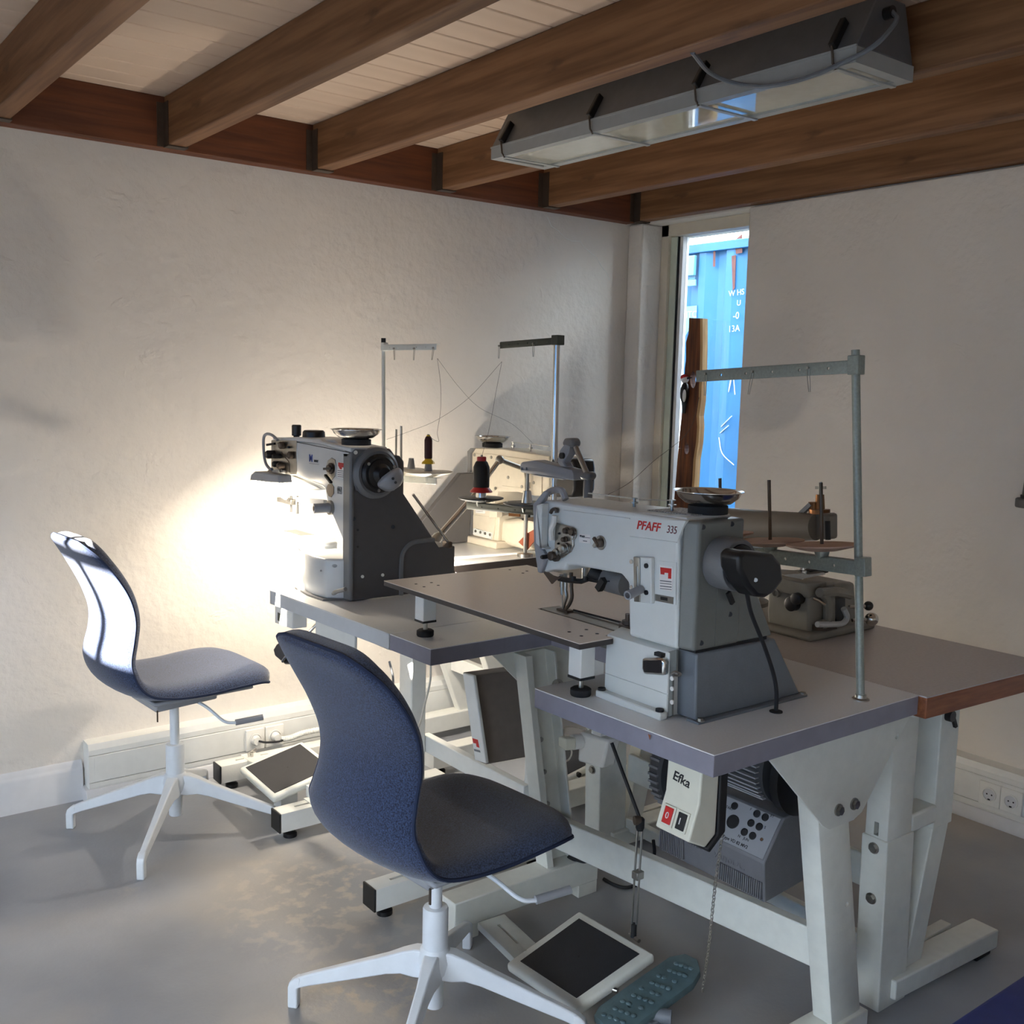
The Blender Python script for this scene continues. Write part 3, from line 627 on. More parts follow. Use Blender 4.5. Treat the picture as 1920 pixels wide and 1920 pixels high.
# ================================================================== SEWING MACHINES
def rad(g): return g
def dish(c, label, r=.07):
    t = thing('parts_dish', label, 'dish', c, 'round steel dishes on the machines')
    put('magnet_foot', G().lathe(c, (0, 0, 1), [(r*.62, 0), (r*.62, .016), (r*.5, .018)], 28), rubber, t)
    put('bowl', G().lathe(V(c)+V((0, 0, .018)), (0, 0, 1), [(r*.5, 0), (r*.72, .003), (r*.93, .014), (r*1.0, .024), (r*1.09, .0265), (r*1.09, .0275), (r*.985, .0255), (r*.9, .016), (r*.7, .006), (.002, .0045)], 40), chrome, t)
    return t
def front(m, FX, cc):
    """put shapes on a machine's front plane x = FX, traced in crop pixels, thickness towards the operator"""
    def f(name, pts, d, mm, parent, inset=0, **k): return put(name, G().prism([ax(*cc(*p), FX+inset) for p in pts], (-d, 0, 0)), mm, parent, **k)
    return f
def knob(parent, c, n, prof, m, name='knob', seg=20): return put(name, G().lathe(c, n, prof, seg), m, parent)
def guide(parent, base, tip, h=.02):
    b = V(base); put('thread_guide', G().cyl(b, b+V((0, 0, h)), .0035, n=10).cyl(b+V((0, 0, h*.45)), b+V((0, 0, h*.6)), .009, n=14).cyl(b+V((0, 0, h*.9)), b+V((0, 0, h)), .007, n=12).bar(b+V((0, 0, h*.95)), tip, .004, .0025), steel, parent)
# ------------------------------------------------------------------ red-lettered machine
FX, EY = 1.46, 1.327
F = lambda x, y, X=FX: ax(*c5(x, y), X)
F8 = lambda x, y, X=FX: ax(*c8(x, y), X)
t = PF = thing('sewing_machine', 'white and grey PFAFF 335 cylinder-arm sewing machine on the cut-out table', 'sewing machine', (1.55, 1.5, .80))
body = [(178, 300), (215, 268), (300, 277), (1122, 398), (1068, 520), (1058, 1228), (750, 1140), (745, 800), (700, 742), (420, 690), (352, 684), (345, 720), (262, 716), (205, 735), (180, 660), (163, 420)]
put('casting', G().prism([F(*p) for p in body], (.135, 0, 0)), pfw, t, bev=.007, seg=3)
fp = front(t, FX, c5)
fp('side_rim', [(178, 268), (228, 206), (262, 210), (205, 290), (196, 420), (200, 560), (255, 640), (235, 650), (210, 735), (190, 728), (166, 560), (158, 290)], .012, lampg, t, bev=.003)
fp('take_up_cover', [(205, 295), (240, 285), (232, 560), (258, 575), (240, 580), (200, 540), (196, 420)], .022, pfw, t, bev=.004)
put('take_up_hoop', G().tube(spline([F(x, y, FX+.02) for x, y in ((196, 300), (215, 235), (262, 205), (318, 205), (345, 262))]), .008, 8), lampg, t)
put('take_up_lever', G().tube(spline([F8(x, y, FX-.008) for x, y in ((195, 372), (215, 335), (258, 330), (262, 370))]), .004), steel_dk, t)
put('lever_guard', G().tube(spline([F8(x, y, FX-.014) for x, y in ((240, 400), (232, 480), (200, 560), (205, 680))]), [.006]*19, 8), whitepl, t)
fp('casting_ridge', [(335, 328), (760, 382), (760, 389), (335, 335)], .0018, pfw, t, bev=.0006)
fp('casting_ridge', [(760, 496), (1062, 536), (1062, 543), (760, 503)], .0018, pfw, t, bev=.0006)
fp('name_panel', [(762, 388), (1118, 400), (1067, 522), (1064, 538), (762, 497)], .0004, pfw, t)
# end shell at the handwheel
SH = [(1.462, 1.362), (1.474, EY), (1.605, EY), (1.605, 1.362)]
put('end_shell', G().prism([(x, y, .946) for x, y in SH], (0, 0, .254)), pfg, t, bev=.006, seg=3)
put('rear_skirt', G().prism([(1.60, EY+.004, .946), (1.716, EY+.004, .946), (1.612, EY+.004, 1.125), (1.60, EY+.004, 1.15)], (0, .13, 0)), pfg, t, bev=.004)
tcv = put('top_cover', G().prism([(FX+.012, 1.36, 1.199), (1.60, 1.36, 1.199), (1.60, 1.78, 1.186), (FX+.012, 1.78, 1.186)], (0, 0, .006)), pfw, t, bev=.002)
put('speckled_pad', G().prism([(1.505, 1.37, 1.2053), (1.60, 1.37, 1.2053), (1.60, 1.50, 1.2013), (1.505, 1.50, 1.2013)], (0, 0, .0015)), mat('speckled_pad', (214, 214, 210), .7, scale=260, rgb2=(90, 92, 92)), t)
put('base_block', G().prism([(1.487, EY, .805), (1.816, EY, .805), (1.72, EY, .940), (1.482, EY, .940)], (0, .17, 0)), pfb, t, bev=.004)
put('dark_base_gap', G().box((1.485, EY+.006, .9395), (1.70, 1.47, .9465)), rubber, t)  # dark filler standing in for the shade between head and base
put('base_flange', G().box((1.483, EY-.012, .80), (1.826, EY+.02, .8055)), pfb, t, bev=.001)
for x in (1.495, 1.818): bolt(t, (x, EY-.006, .8055), (0, 0, 1), .006, .005, name='flange_bolt')
cut(put('front_block', G().prism([(1.456, 1.376, .803), (1.456, 1.376, .872), (1.458, 1.376, .935), (1.50, 1.376, .947), (1.50, 1.376, .803)], (0, .183, 0)), pfw, t, bev=.004), G().box((1.44, 1.36, .8505), (1.4585, 1.57, .8525)))
put('front_foot', G().box((1.437, 1.374, .80), (1.458, 1.565, .816)), pfw, t, bev=.003)
for y in (1.555, 1.385): put('foot_screw', G().cyl((1.446, y, .816), (1.446, y, .821), .0085, n=14), rubber, t)
put('bed_arm', G().box((1.50, 1.45, .885), (1.56, 1.836, PZ-.001)), pfg, t, bev=.006)
put('needle_plate', G().box((1.502, 1.545, PZ-.001), (1.558, 1.832, PZ+.0012)), steel, t, bev=.001)
put('edge_guide_rail', G().tube([(1.548, 1.77, PZ+.004), (1.552, 1.56, PZ+.006)], .0025, 6), inkb, t)
put('guide_clamp', G().cyl((1.535, 1.575, PZ), (1.535, 1.575, PZ+.012), .02, n=20).cyl((1.535, 1.575, PZ+.012), (1.535, 1.575, PZ+.02), .013, n=16).cyl((1.535, 1.575, PZ+.02), (1.535, 1.575, PZ+.034), .007, n=10), steel_dk, t)
# tension unit, dial, sticker
fp('tension_plate', [(290, 410), (345, 425), (400, 440), (405, 560), (385, 600), (330, 640), (285, 590)], .006, steel, t, bev=.002)
for (x, y), r, h, m in (((352, 575), 9, .018, steel), ((300, 600), 8, .012, steel), ((290, 622), 10, .022, steel_dk), ((268, 625), 5, .036, blackp), ((350, 518), 5, .014, steel_dk), ((358, 462), 6, .012, steel_dk), ((312, 480), 2, .007, inkb), ((306, 545), 2, .007, inkb), ((395, 470), 7, .01, steel_dk)):
    c = F(x, y, FX-.004); R = r/1.95/1000*2.0; knob(t, c, (-1, 0, 0), [(R*1.3, 0), (R*1.3, h*.35), (R, h*.4), (R, h*.9), (R*.7, h)], m, 'tension_knob')
put('check_spring', G().tube(spline([F8(x, y, FX-.008) for x, y in ((440, 600), (470, 585), (488, 610), (470, 660), (440, 665))]), .0012, 5), steel, t)
c = F(572, 540, FX); knob(t, c, (-1, 0, 0), [(.0155, 0), (.0155, .002), (.0145, .003)], steel, 'dial_plate')
knob(t, c+V((0, -.004, .0)), (-1, 0, 0), [(.009, .002), (.009, .012), (.006, .014)], steel_dk, 'bobbin_winder')
put('winder_lever', G().bar(c+V((-.012, .010, .010)), c+V((-.012, -.006, -.004)), .006, .006), steel_dk, t); put('winder_lever', G().bar(c+V((-.010, .010, -.009)), c+V((-.010, .0, .002)), .007, .007), steel, t)
fp('maker_label', [(432, 484), (505, 490), (505, 546), (432, 538)], .0006, paper, t)
text('label_print', 'PFAFF', F(436, 503, FX-.0008), (0, -1, 0), (0, 0, 1), .0062, inkb, t, fat=.0002); fp('label_print', [(470, 505), (503, 509), (503, 512), (470, 508)], .0009, inkb, t); fp('label_print', [(458, 525), (484, 528), (484, 534), (458, 531)], .0009, inkg, t)
text('red_lettering', 'PFAFF', F(800, 450, FX-.0008), F(950, 470)-F(800, 450), (0, 0, 1), .0245, red, t, shear=.25, fat=.0005, width=1.03); text('model_number', '335', F(992, 476, FX-.0008), F(950, 470)-F(800, 450), (0, 0, 1), .0215, mat('maroon_ink', (112, 56, 56), .6), t, shear=.2, width=.86)
# stitch-length lever
fp('lever_plate', [(800, 626), (918, 634), (918, 930), (808, 915)], .010, pfw, t, bev=.002)
cut(fp('lever_slot', [(808, 628), (848, 632), (850, 918), (812, 915)], .0125, steel, t, bev=.001), G().prism([F(x, y, FX-.003) for x, y in ((820, 690), (832, 690), (834, 850), (824, 850))], (-.03, 0, 0)))
for x, y in ((868, 688), (868, 860)): knob(t, F(x, y, FX-.009), (-1, 0, 0), [(.005, 0), (.005, .004), (.003, .004)], inkb, 'plate_screw')
knob(t, F(770, 662, FX), (-1, 0, 0), [(.0045, 0), (.0045, .003)], chrome, 'plate_screw'); knob(t, F(768, 825, FX), (-1, 0, 0), [(.004, 0), (.004, .002)], chrome, 'plate_screw')
a, b = F(830, 840, FX-.012), F(742, 880, FX-.055)
cut(put('lever_handle', G().cyl(a, b, .0085, .0095, 16), lampg, t), G().cyl(b-(b-a).normalized()*.02, b+(b-a).normalized()*.01, .0062, n=14))
fp('sticker_panel', [(930, 655), (1058, 668), (1056, 940), (928, 915)], .0012, pfw, t)
fp('dealer_sticker', [(952, 682), (1038, 694), (1034, 852), (950, 838)], .0018, paper, t)
fp('red_mark', [(958, 697), (1030, 706), (1028, 772), (1008, 770), (1009, 735), (985, 732), (984, 745), (960, 742)], .0022, red, t)
for k in range(4): fp('sticker_print', [(956, 780+k*17), (1030, 788+k*17), (1030, 795+k*17-(k % 2)*2), (956, 787+k*17-(k % 2)*2)], .0021, inkg, t)
fp('type_plate', [(925, 870), (1042, 890), (1040, 935), (925, 912)], .0022, steel, t); fp('plate_print', [(960, 885), (1005, 893), (1005, 914), (960, 906)], .0025, inkb, t)
# latch and hinge on the base
fp('latch', [(868, 1275), (1000, 1272), (1015, 1300), (1012, 1388), (880, 1380), (866, 1340)], .016, chrome, t, bev=.005, inset=-.002)
put('latch_button', G().box(tuple(F(945, 1262, FX-.014)-V((.0, .006, .004))), tuple(F(945, 1262, FX-.006)+V((.004, .006, .006)))), inkb, t)
fp('hinge_strap', [(1010, 1240), (1070, 1225), (1068, 1370), (1045, 1385), (1040, 1650), (1018, 1660), (1005, 1400)], .006, pfg, t, inset=.006, bev=.001)
for y in (1412, 1478, 1565): knob(t, F(1033, y, FX), (-1, 0, 0), [(.0045, 0), (.0045, .003), (.002, .003)], whitepl, 'strap_screw')
put('latch_ring', G().tube(spline([F(x, y, FX-.008) for x, y in ((1020, 1385), (1050, 1370), (1085, 1385), (1075, 1395), (1045, 1392))]), .0022, 6), steel, t)
# handwheel, motor head and its cable
hc = V((1.536, EY, 1.118))
put('wheel_ring', G().lathe(hc, (0, -1, 0), [(.050, -.002), (.0515, .006), (.0515, .046), (.049, .050), (.042, .050), (.042, .02)], 40), m1g, t)
put('wheel_hub', G().lathe(hc, (0, -1, 0), [(.042, .015), (.040, .052), (.03, .056), (.024, .08)], 32), blackp, t)
pd = [(1325, 600), (1360, 568), (1550, 590), (1600, 645), (1618, 755), (1555, 835), (1500, 868), (1440, 860), (1385, 800), (1330, 690)]
put('drive_pod', G().prism([ay(*c5(*p), EY-.065) for p in pd], (0, -.05, 0)), blackp, t, bev=.012, seg=3)
put('pod_screw', G().cyl(ay(*c5(1566, 780), EY-.115), ay(*c5(1566, 780), EY-.117), .004, n=10), steel, t)
cb = [ay(*c5(1510, 865), EY-.09)]+[ay(*c5(x, y), Y) for x, y, Y in ((1540, 1000, 1.262), (1620, 1200, 1.275), (1680, 1380, 1.285), (1700, 1500, 1.286))]+[V((1.682, 1.285, .803))]
put('cable', G().tube(spline(cb), .0042, 8), rubber, t); put('cable_grommet', G().lathe((1.682, 1.285, .80), (0, 0, 1), [(.0135, 0), (.0135, .002), (.006, .003)], 24), rubber, t)
put('release_tab', G().bar(ay(*c5(1390, 860), EY-.01), ay(*c5(1418, 930), EY-.01), .010, .006, (0, 1, 0)), inkb, t)
for x, y in ((1228, 440), (1412, 420), (1400, 1000), (1215, 1185)): put('shell_screw', G().cyl(ay(*c5(x, y), EY), ay(*c5(x, y), EY-.001), .0052, n=12), inkb, t)
put('shell_seam', G().box((1.5320, EY-.0010, .95), (1.5335, EY+.001, 1.065)), pfg, t)
# needle bar, presser feet, linkage under the arm
N = lambda x, y: ax(*c8(x, y), 1.53)
put('needle_bar', G().cyl(N(322, 1060), N(322, 1200), .006, n=12).cyl(N(322, 1200), N(326, 1290), .004, n=10).cyl(N(326, 1290), N(328, 1440), .0012, n=8), steel, t)
put('presser_bar', G().cyl(N(360, 1050), N(362, 1230), .0045, n=12).tube(spline([N(362, 1230), N(374, 1310), N(350, 1390), N(335, 1445)]), .0038), steel, t)
put('outer_presser', G().cyl(N(425, 1040), N(428, 1200), .0045, n=12).tube(spline([N(428, 1200), N(434, 1320), N(405, 1400), N(365, 1450)]), .0042), steel_dk, t)
put('foot_sole', G().box(tuple(V((1.521, 1.762, PZ+.001))), (1.541, 1.80, PZ+.006)), steel_dk, t, bev=.001)
put('linkage', G().tube([ax(*c8(x, y), 1.51) for x, y in ((290, 1110), (400, 1130), (540, 1140), (620, 1110), (720, 1130), (880, 1140))], .006, 8).cyl(ax(*c8(630, 1020), 1.50), ax(*c8(780, 1100), 1.52), .014, n=12).bar(ax(*c8(800, 1120), 1.50), ax(*c8(735, 1230), 1.50), .014, .014).cyl(ax(*c8(450, 1085), 1.50), ax(*c8(450, 1130), 1.50), .006, n=8).cyl(ax(*c8(590, 1085), 1.50), ax(*c8(590, 1130), 1.50), .005, n=8), inkb, t)
put('arm_shaft_boss', G().cyl(ax(*c8(830, 1120), 1.53), ax(*c8(1055, 1180), 1.53), .026, n=24), m1g, t)
put('knife_guard', G().prism([ax(*c8(x, y), 1.50) for x, y in ((120, 1010), (215, 1075), (300, 1100), (240, 1135), (205, 1170), (115, 1045))], (.004, 0, 0)), steel_dk, t)
guide(t, (1.54, 1.575, 1.198), (1.52, 1.70, 1.217)); guide(t, (1.53, 1.455, 1.203), (1.54, 1.56, 1.216), .024)
for x, y in ((470, 255), (530, 240), (1480, 378), (1530, 390)): q = az(*c8(x*1.0, y), 1.204); cut(tcv, G().cyl(q-V((0, 0, .03)), q+V((0, 0, .02)), .0045, n=12))
dish(tuple(az(1327, 962, 1.2055)), 'round steel dish on top of the red-lettered machine', .0645)

# ------------------------------------------------------------------ dark-sided machine by the wall
FX1, EY1 = 1.45, 2.668
F = lambda x, y, X=FX1: ax(*c3(x, y), X)
t = M1 = thing('sewing_machine', 'silver-white machine with large anthracite side panel near the plastered wall', 'sewing machine', (1.55, 2.8, .80))
body = [(398, 782), (560, 800), (745, 850), (708, 920), (706, 1480), (690, 1405), (640, 1285), (598, 1190), (580, 1085), (560, 1065), (398, 1005)]
put('casting', G().prism([F(*p) for p in body], (.13, 0, 0)), m1w, t, bev=.006, seg=3)
f1 = front(t, FX1, c3); f6 = front(t, FX1, c6)
put('top_cover', G().prism([F(240, 770), F(400, 782), F(560, 800), F(745, 852), F(745, 822), F(560, 782), F(540, 765), F(400, 752), F(245, 755)], (.125, 0, 0)), m1w, t, bev=.004)
f1('cover_seam', [(400, 783), (745, 852), (745, 856), (400, 787)], .0006, inkb, t)
put('face_plate', G().prism([F(233, 772), F(400, 772), F(400, 1000), F(233, 1003)], (.12, 0, 0)), steel, t, bev=.003)
f1('front_fairing', [(395, 1000), (560, 1062), (600, 1090), (560, 1095), (345, 1065), (330, 1000)], .02, m1w, t, bev=.004, inset=.03)
f6('presser_housing', [(470, 690), (640, 770), (730, 790), (700, 870), (480, 880), (440, 820)], .01, m1w, t, bev=.006, inset=.03)
for (x, y), r, h, m in (((325, 432), .014, .03, blackp), ((400, 450), .008, .03, inkb), ((430, 330), .012, .016, steel_dk), ((525, 440), .012, .014, steel_dk), ((430, 560), .011, .022, steel_dk), ((370, 540), .010, .02, inkb), ((345, 650), .014, .030, steel), ((440, 630), .009, .012, inkg), ((500, 350), .004, .008, inkb), ((430, 620), .008, .012, inkb), ((395, 320), .007, .012, steel)):
    knob(t, ax(*c6(x, y), FX1-.002), (-1, 0, 0), [(r, 0), (r, h*.8), (r*.7, h)], m, 'tension_knob')
put('thread_hoop', G().tube(spline([ax(*c6(x, y), FX1-.02) for x, y in ((360, 270), (300, 215), (235, 205), (205, 260), (210, 430), (230, 530), (270, 590), (300, 600))]), .005, 8), lampg, t)
put('face_lever', G().bar(ax(*c6(245, 325), FX1-.01), ax(*c6(330, 310), FX1-.01), .007, .007), inkb, t)
put('check_wire', G().tube(spline([ax(*c6(x, y), FX1-.02) for x, y in ((410, 410), (450, 470), (490, 520), (500, 640))]), .0015, 5), steel_dk, t)
knob(t, V((1.50, 3.125, 1.25)), (0, 0, 1), [(.010, 0), (.010, .018), (.0155, .02), (.0155, .052), (.013, .055)], blackp, 'pressure_knob')
knob(t, V((1.50, 3.0, 1.25)), (0, 0, 1), [(.036, 0), (.037, .012), (.035, .038), (.030, .043)], blackp, 'stitch_dial', 32)
put('lift_lug', G().prism([ax(*c6(x, y), 1.47) for x, y in ((805, 345), (815, 280), (840, 255), (990, 265), (1030, 300), (1060, 345), (1060, 395))], (.02, 0, 0)), m1w, t, bev=.004)
text('maker_name', 'M', ax(*c6(716, 510), FX1-.0008), (0, -1, .0), (0, 0, 1), .032, bluet, t, fat=.0006); text('maker_name', 'auser', ax(*c6(772, 516), FX1-.0008), (0, -1, 0), (0, 0, 1), .0155, inkb, t, width=.85)
f6('maker_rule', [(720, 530), (828, 542), (828, 546), (720, 534)], .0008, inkg, t)
f6('dial_plate', [(920, 560), (935, 500), (975, 470), (1015, 490), (1025, 560), (1015, 680), (975, 725), (930, 690)], .003, steel, t, bev=.001)
knob(t, ax(*c6(965, 590), FX1-.003), (-1, 0, 0), [(.017, 0), (.017, .004), (.011, .005), (.011, .012)], steel_dk, 'winder'); put('winder_arm', G().bar(ax(*c6(885, 595), FX1-.014), ax(*c6(970, 590), FX1-.014), .007, .007), inkb, t)
put('lever', G().bar(ax(*c6(900, 665), FX1-.012), ax(*c6(965, 750), FX1-.012), .009, .006), inkb, t)
f6('oil_window', [(922, 800), (940, 765), (975, 760), (1000, 800), (998, 870), (970, 915), (940, 900), (922, 850)], .002, steel_dk, t)
f6('dealer_sticker', [(1040, 520), (1112, 525), (1100, 700), (1036, 690)], .0008, paper, t); f6('red_mark', [(1048, 522), (1110, 530), (1108, 580), (1090, 578), (1088, 600), (1070, 598), (1048, 560)], .0012, red, t)
for k in range(4): f6('sticker_print', [(1042, 610+k*22), (1104, 616+k*22), (1104, 624+k*22), (1042, 618+k*22)], .0012, inkg, t)
text('model_number', '663', ax(*c6(1032, 838), FX1-.0008), (0, -1, 0), (0, 0, 1), .019, inkb, t, shear=.1); text('model_number', 'ECO', ax(*c6(1034, 872), FX1-.0008), (0, -1, 0), (0, 0, 1), .014, inkg, t)
kb = ax(*c6(965, 1030), FX1); put('lever_knob', G().cyl(kb, kb+V((-.05, .015, -.002)), .015, n=18), lampg, t); put('lever_rosette', G().cyl(kb+V((.002, 0, 0)), kb+V((-.008, 0, 0)), .022, n=20), steel, t); put('knob_screw', G().cyl(kb+V((-.05, .015, -.002)), kb+V((-.052, .0155, -.002)), .007, n=10), steel_dk, t)
put('knee_lift_bar', G().bar(ax(*c6(600, 940), FX1+.01), ax(*c6(900, 970), FX1), .012, .014), lampg, t)
put('needle_clamp', G().box(tuple(ax(*c6(560, 960), FX1+.05)-V((.015, .0, .012))), tuple(ax(*c6(400, 930), FX1+.05)+V((.015, 0, .006)))), steel, t, bev=.002)
put('needle_bar', G().cyl(ax(*c6(515, 900), FX1+.05), ax(*c6(515, 1080), FX1+.05), .004, n=10), steel, t)
put('presser_bar', G().cyl(ax(*c6(580, 900), FX1+.05), ax(*c6(585, 1100), FX1+.05), .005, n=10), steel, t)
put('take_up_arm', G().tube(spline([ax(*c6(x, y), FX1+.02) for x, y in ((345, 720), (370, 800), (410, 880), (455, 920))]), .008, 8), lampg, t)
# pillar foot with lamp-lit cylinder arm
f1('base_box', [(490, 1500), (560, 1470), (700, 1455), (706, 1790), (600, 1802), (478, 1735)], .0, m1w, t) if 0 else None
bbx = put('base_box', G().prism([(1.405, 2.735, .803), (1.395, 2.80, .803), (1.41, 2.90, .803), (1.53, 2.90, .803), (1.53, 2.70, .803), (1.45, 2.70, .803)], (0, 0, .122)), m1w, t, bev=.008, seg=3)
put('base_skirt', G().prism([(1.39, 2.72, .80), (1.385, 2.81, .80), (1.40, 2.93, .80), (1.54, 2.93, .80), (1.54, 2.70, .80), (1.44, 2.70, .80)], (0, 0, .006)), m1g, t)
put('bed_arm', G().box((1.475, 2.90, .895), (1.54, 3.19, .945)), m1w, t, bev=.012, seg=3)
put('needle_plate', G().box((1.485, 3.06, .945), (1.53, 3.19, .9465)), steel, t)
put('base_lever', G().tube(spline([ax(*c3(x, y), 1.40) for x, y in ((632, 1760), (660, 1745), (690, 1738), (712, 1730))]), [.005, .006, .007, .007, .007, .006]+[.006]*13, 8), m1g, t)
for x, y in ((505, 1597), (555, 1612)): put('box_screw', G().cyl(ax(*c3(x, y), 1.40), ax(*c3(x, y), 1.398), .003, n=8), inkg, t)
for x, y in ((648, 1580), (684, 1578)): cut(bbx, G().cyl(ax(*c3(x, y), 1.43)+V((.012, 0, 0)), ax(*c3(x, y), 1.43)-V((.06, 0, 0)), .005, n=12))
# side panel, shell and handwheel
put('side_panel', G().prism([(1.462, EY1, .803), (1.87, EY1, .803), (1.632, EY1, 1.118), (1.632, EY1, 1.215), (1.618, EY1, 1.232), (1.462, EY1, 1.24)], (0, .03, 0)), m1d, t, bev=.002)
put('corner_strip', G().box((1.449, EY1-.004, .803), (1.464, 2.712, 1.236)), m1g, t, bev=.006)
put('panel_arch', G().tube(spline([(1.628, EY1-.001, .803), (1.628, EY1-.001, .90), (1.636, EY1-.001, .938), (1.665, EY1-.001, .962), (1.71, EY1-.001, .967), (1.745, EY1-.001, .967)]), .0075, 6), m1g, t)
put('rear_box', G().prism([(1.76, EY1+.005, .94), (1.83, EY1+.005, .94), (1.83, EY1+.005, .803), (1.76, EY1+.005, .803)], (0, .12, 0)), m1d, t, bev=.004)
put('top_shell', G().prism([(1.45, EY1-.004, 1.19), (1.45, EY1-.004, 1.245), (1.462, EY1-.004, 1.258), (1.585, EY1-.004, 1.254), (1.60, EY1-.004, 1.235), (1.60, EY1-.004, 1.15), (1.47, EY1-.004, 1.13)], (0, .05, 0)), m1g, t, bev=.006, seg=3)
put('rear_guard', G().prism([(1.58, EY1+.002, 1.235), (1.62, EY1+.002, 1.233), (1.638, EY1+.002, 1.215), (1.638, EY1+.002, 1.10), (1.58, EY1+.002, 1.10)], (0, .05, 0)), m1d, t, bev=.008)
hc = V((1.533, EY1-.004, 1.183))
put('wheel_collar', G().lathe(hc, (0, -1, 0), [(.078, -.01), (.076, .008), (.066, .018), (.058, .016)], 44), m1g, t)
put('wheel', G().lathe(hc, (0, -1, 0), [(.056, .0), (.058, .024), (.05, .03), (.044, .03), (.043, .036), (.03, .04), (.02, .055)], 40), blackp, t)
for q in range(3): a = q*2.1+.4; put('wheel_screw', G().cyl(hc+V((math.cos(a)*.05, -.03, math.sin(a)*.05)), hc+V((math.cos(a)*.05, -.032, math.sin(a)*.05)), .005, n=8), steel, t)
pa, pb = hc+V((.012, -.045, .0)), ay(*c3(1045, 1080), EY1-.07)
g = G().tube(spline([pa, pa*.7+pb*.3, pa*.35+pb*.65, pb], 5), [.026, .034, .039, .041, .042, .0425, .042, .041, .040, .038, .036, .034, .031, .027, .021, .012], 20); put('drive_pod', g, lampg, t, smooth=60)
put('pod_foot', G().box(tuple(ay(*c3(1035, 1095), EY1-.07)), tuple(ay(*c3(1070, 1080), EY1-.07)+V((.0, .02, .012)))), m1d, t)
for x, y in ((1018, 1020), (1035, 1045)): put('pod_plug', G().cyl(ay(*c3(x, y), EY1-.095), ay(*c3(x, y), EY1-.116), .0042, n=10), inkb, t)
for x, y in ((765, 1278), (1018, 1330), (945, 1110)): put('panel_screw', G().cyl(ay(*c3(x, y), EY1), ay(*c3(x, y), EY1-.003), .0062, n=12), inkb, t)
for x, y in ((792, 1350), (792, 1458)): put('panel_screw', G().cyl(ay(*c3(x, y), EY1), ay(*c3(x, y), EY1-.002), .0035, n=10), inkb, t)
for x, y in ((822, 1650), (952, 1640)): put('panel_rivet', G().cyl(ay(*c3(x, y), EY1), ay(*c3(x, y), EY1-.003), .005, n=10), steel, t)
for x, y in ((778, 852), (978, 850)): put('shell_screw', G().cyl(ay(*c3(x, y), EY1-.004), ay(*c3(x, y), EY1-.007), .006, n=10), steel, t)
put('stay_rod', G().tube([(1.655, EY1-.02, 1.115), (1.79, EY1-.02, .955)], .0045, 8), chrome, t)
put('rod_block', G().box((1.780, EY1-.03, .94), (1.797, EY1+.005, .960)), steel_dk, t, bev=.003)
dish(tuple(az(668, 834, 1.270)), 'round steel dish on top of the dark-sided machine', .0685)

# ------------------------------------------------------------------ cream machine in the corner, seen from behind
FX2 = 2.45
F = lambda x, y, X=FX2: ax(*c4(x, y), X)
t = M2 = thing('sewing_machine', 'cream machine seen from behind under the chrome thread stand', 'sewing machine', (2.5, 3.25, .80))
f4 = front(t, FX2, c4); f9 = front(t, FX2, c9)
arm = [(402, 985), (425, 960), (640, 965), (1000, 1020), (1000, 1250), (940, 1320), (880, 1318), (760, 1290), (612, 1285), (590, 1382), (425, 1372), (425, 1150)]
cs2 = put('casting', G().prism([F(*p) for p in arm], (.14, 0, 0)), cream, t, bev=.006, seg=3)
bcv = f4('back_cover', [(432, 1000), (560, 1005), (950, 1060), (948, 1305), (700, 1262), (590, 1250), (436, 1180)], .004, cream, t, bev=.002)
f4('cover_ridge', [(655, 1242), (830, 1261), (830, 1266), (655, 1247)], .0056, cream, t, bev=.0005)
for x, y in ((440, 1012), (565, 1030), (682, 1078), (597, 1262), (883, 1220), (692, 1180), (795, 1250)): knob(t, F(x, y, FX2-.004), (-1, 0, 0), [(.0065, 0), (.006, .003)], steel, 'cover_screw')
for sl_ in ([(898, 1215), (910, 1215), (910, 1262), (898, 1260)], [(895, 1268), (907, 1270), (907, 1296), (895, 1293)]):
    for o_ in (bcv, cs2): cut(o_, G().prism([F(x, y, FX2+.03) for x, y in sl_], (-.06, 0, 0)))
put('end_cover', G().prism([F(x, y, FX2+.01) for x, y in ((960, 1040), (985, 1035), (1185, 1045), (1195, 1120), (1190, 1280), (1170, 1330), (950, 1325))], (.10, 0, 0)), blackp, t, bev=.01)
f4('end_flange', [(400, 985), (425, 960), (448, 965), (424, 1000), (420, 1140), (400, 1140)], .01, m1g, t)
put('pillar', G().prism([F(x, y) for x, y in ((425, 1368), (612, 1382), (622, 1500), (612, 1680), (430, 1650))], (.15, 0, 0)), cream, t, bev=.005)
put('pillar_foot', G().box((2.42, 3.25, .80), (2.62, 3.47, .83)), cream, t, bev=.006)
f4('access_plate', [(432, 1460), (600, 1480), (598, 1530), (580, 1650), (432, 1600)], .003, cream, t)
f4('terminal_strip', [(440, 1560), (580, 1595), (575, 1645), (436, 1608)], .007, pfw, t, bev=.001)
for k in range(4): knob(t, F(448+k*36, 1583+k*9, FX2-.007), (-1, 0, 0), [(.006, 0), (.005, .004)], steel, 'terminal')
f4('data_plate', [(448, 1398), (520, 1404), (520, 1452), (448, 1446)], .001, paper, t)
for k in range(4): f4('plate_print', [(454, 1408+k*9), (505, 1411+k*9), (505, 1413+k*9), (454, 1410+k*9)], .0014, inkg, t)
put('bed_arm', G().prism([F(x, y, FX2+.02) for x, y in ((612, 1500), (820, 1488), (1010, 1530), (1010, 1730), (800, 1725), (700, 1700), (612, 1660))], (.09, 0, 0)), cream, t, bev=.02, seg=4)
put('bed_lip', G().prism([F(x, y, FX2+.01) for x, y in ((770, 1490), (880, 1480), (1000, 1520), (990, 1535))], (.08, 0, .004)), steel_dk, t)
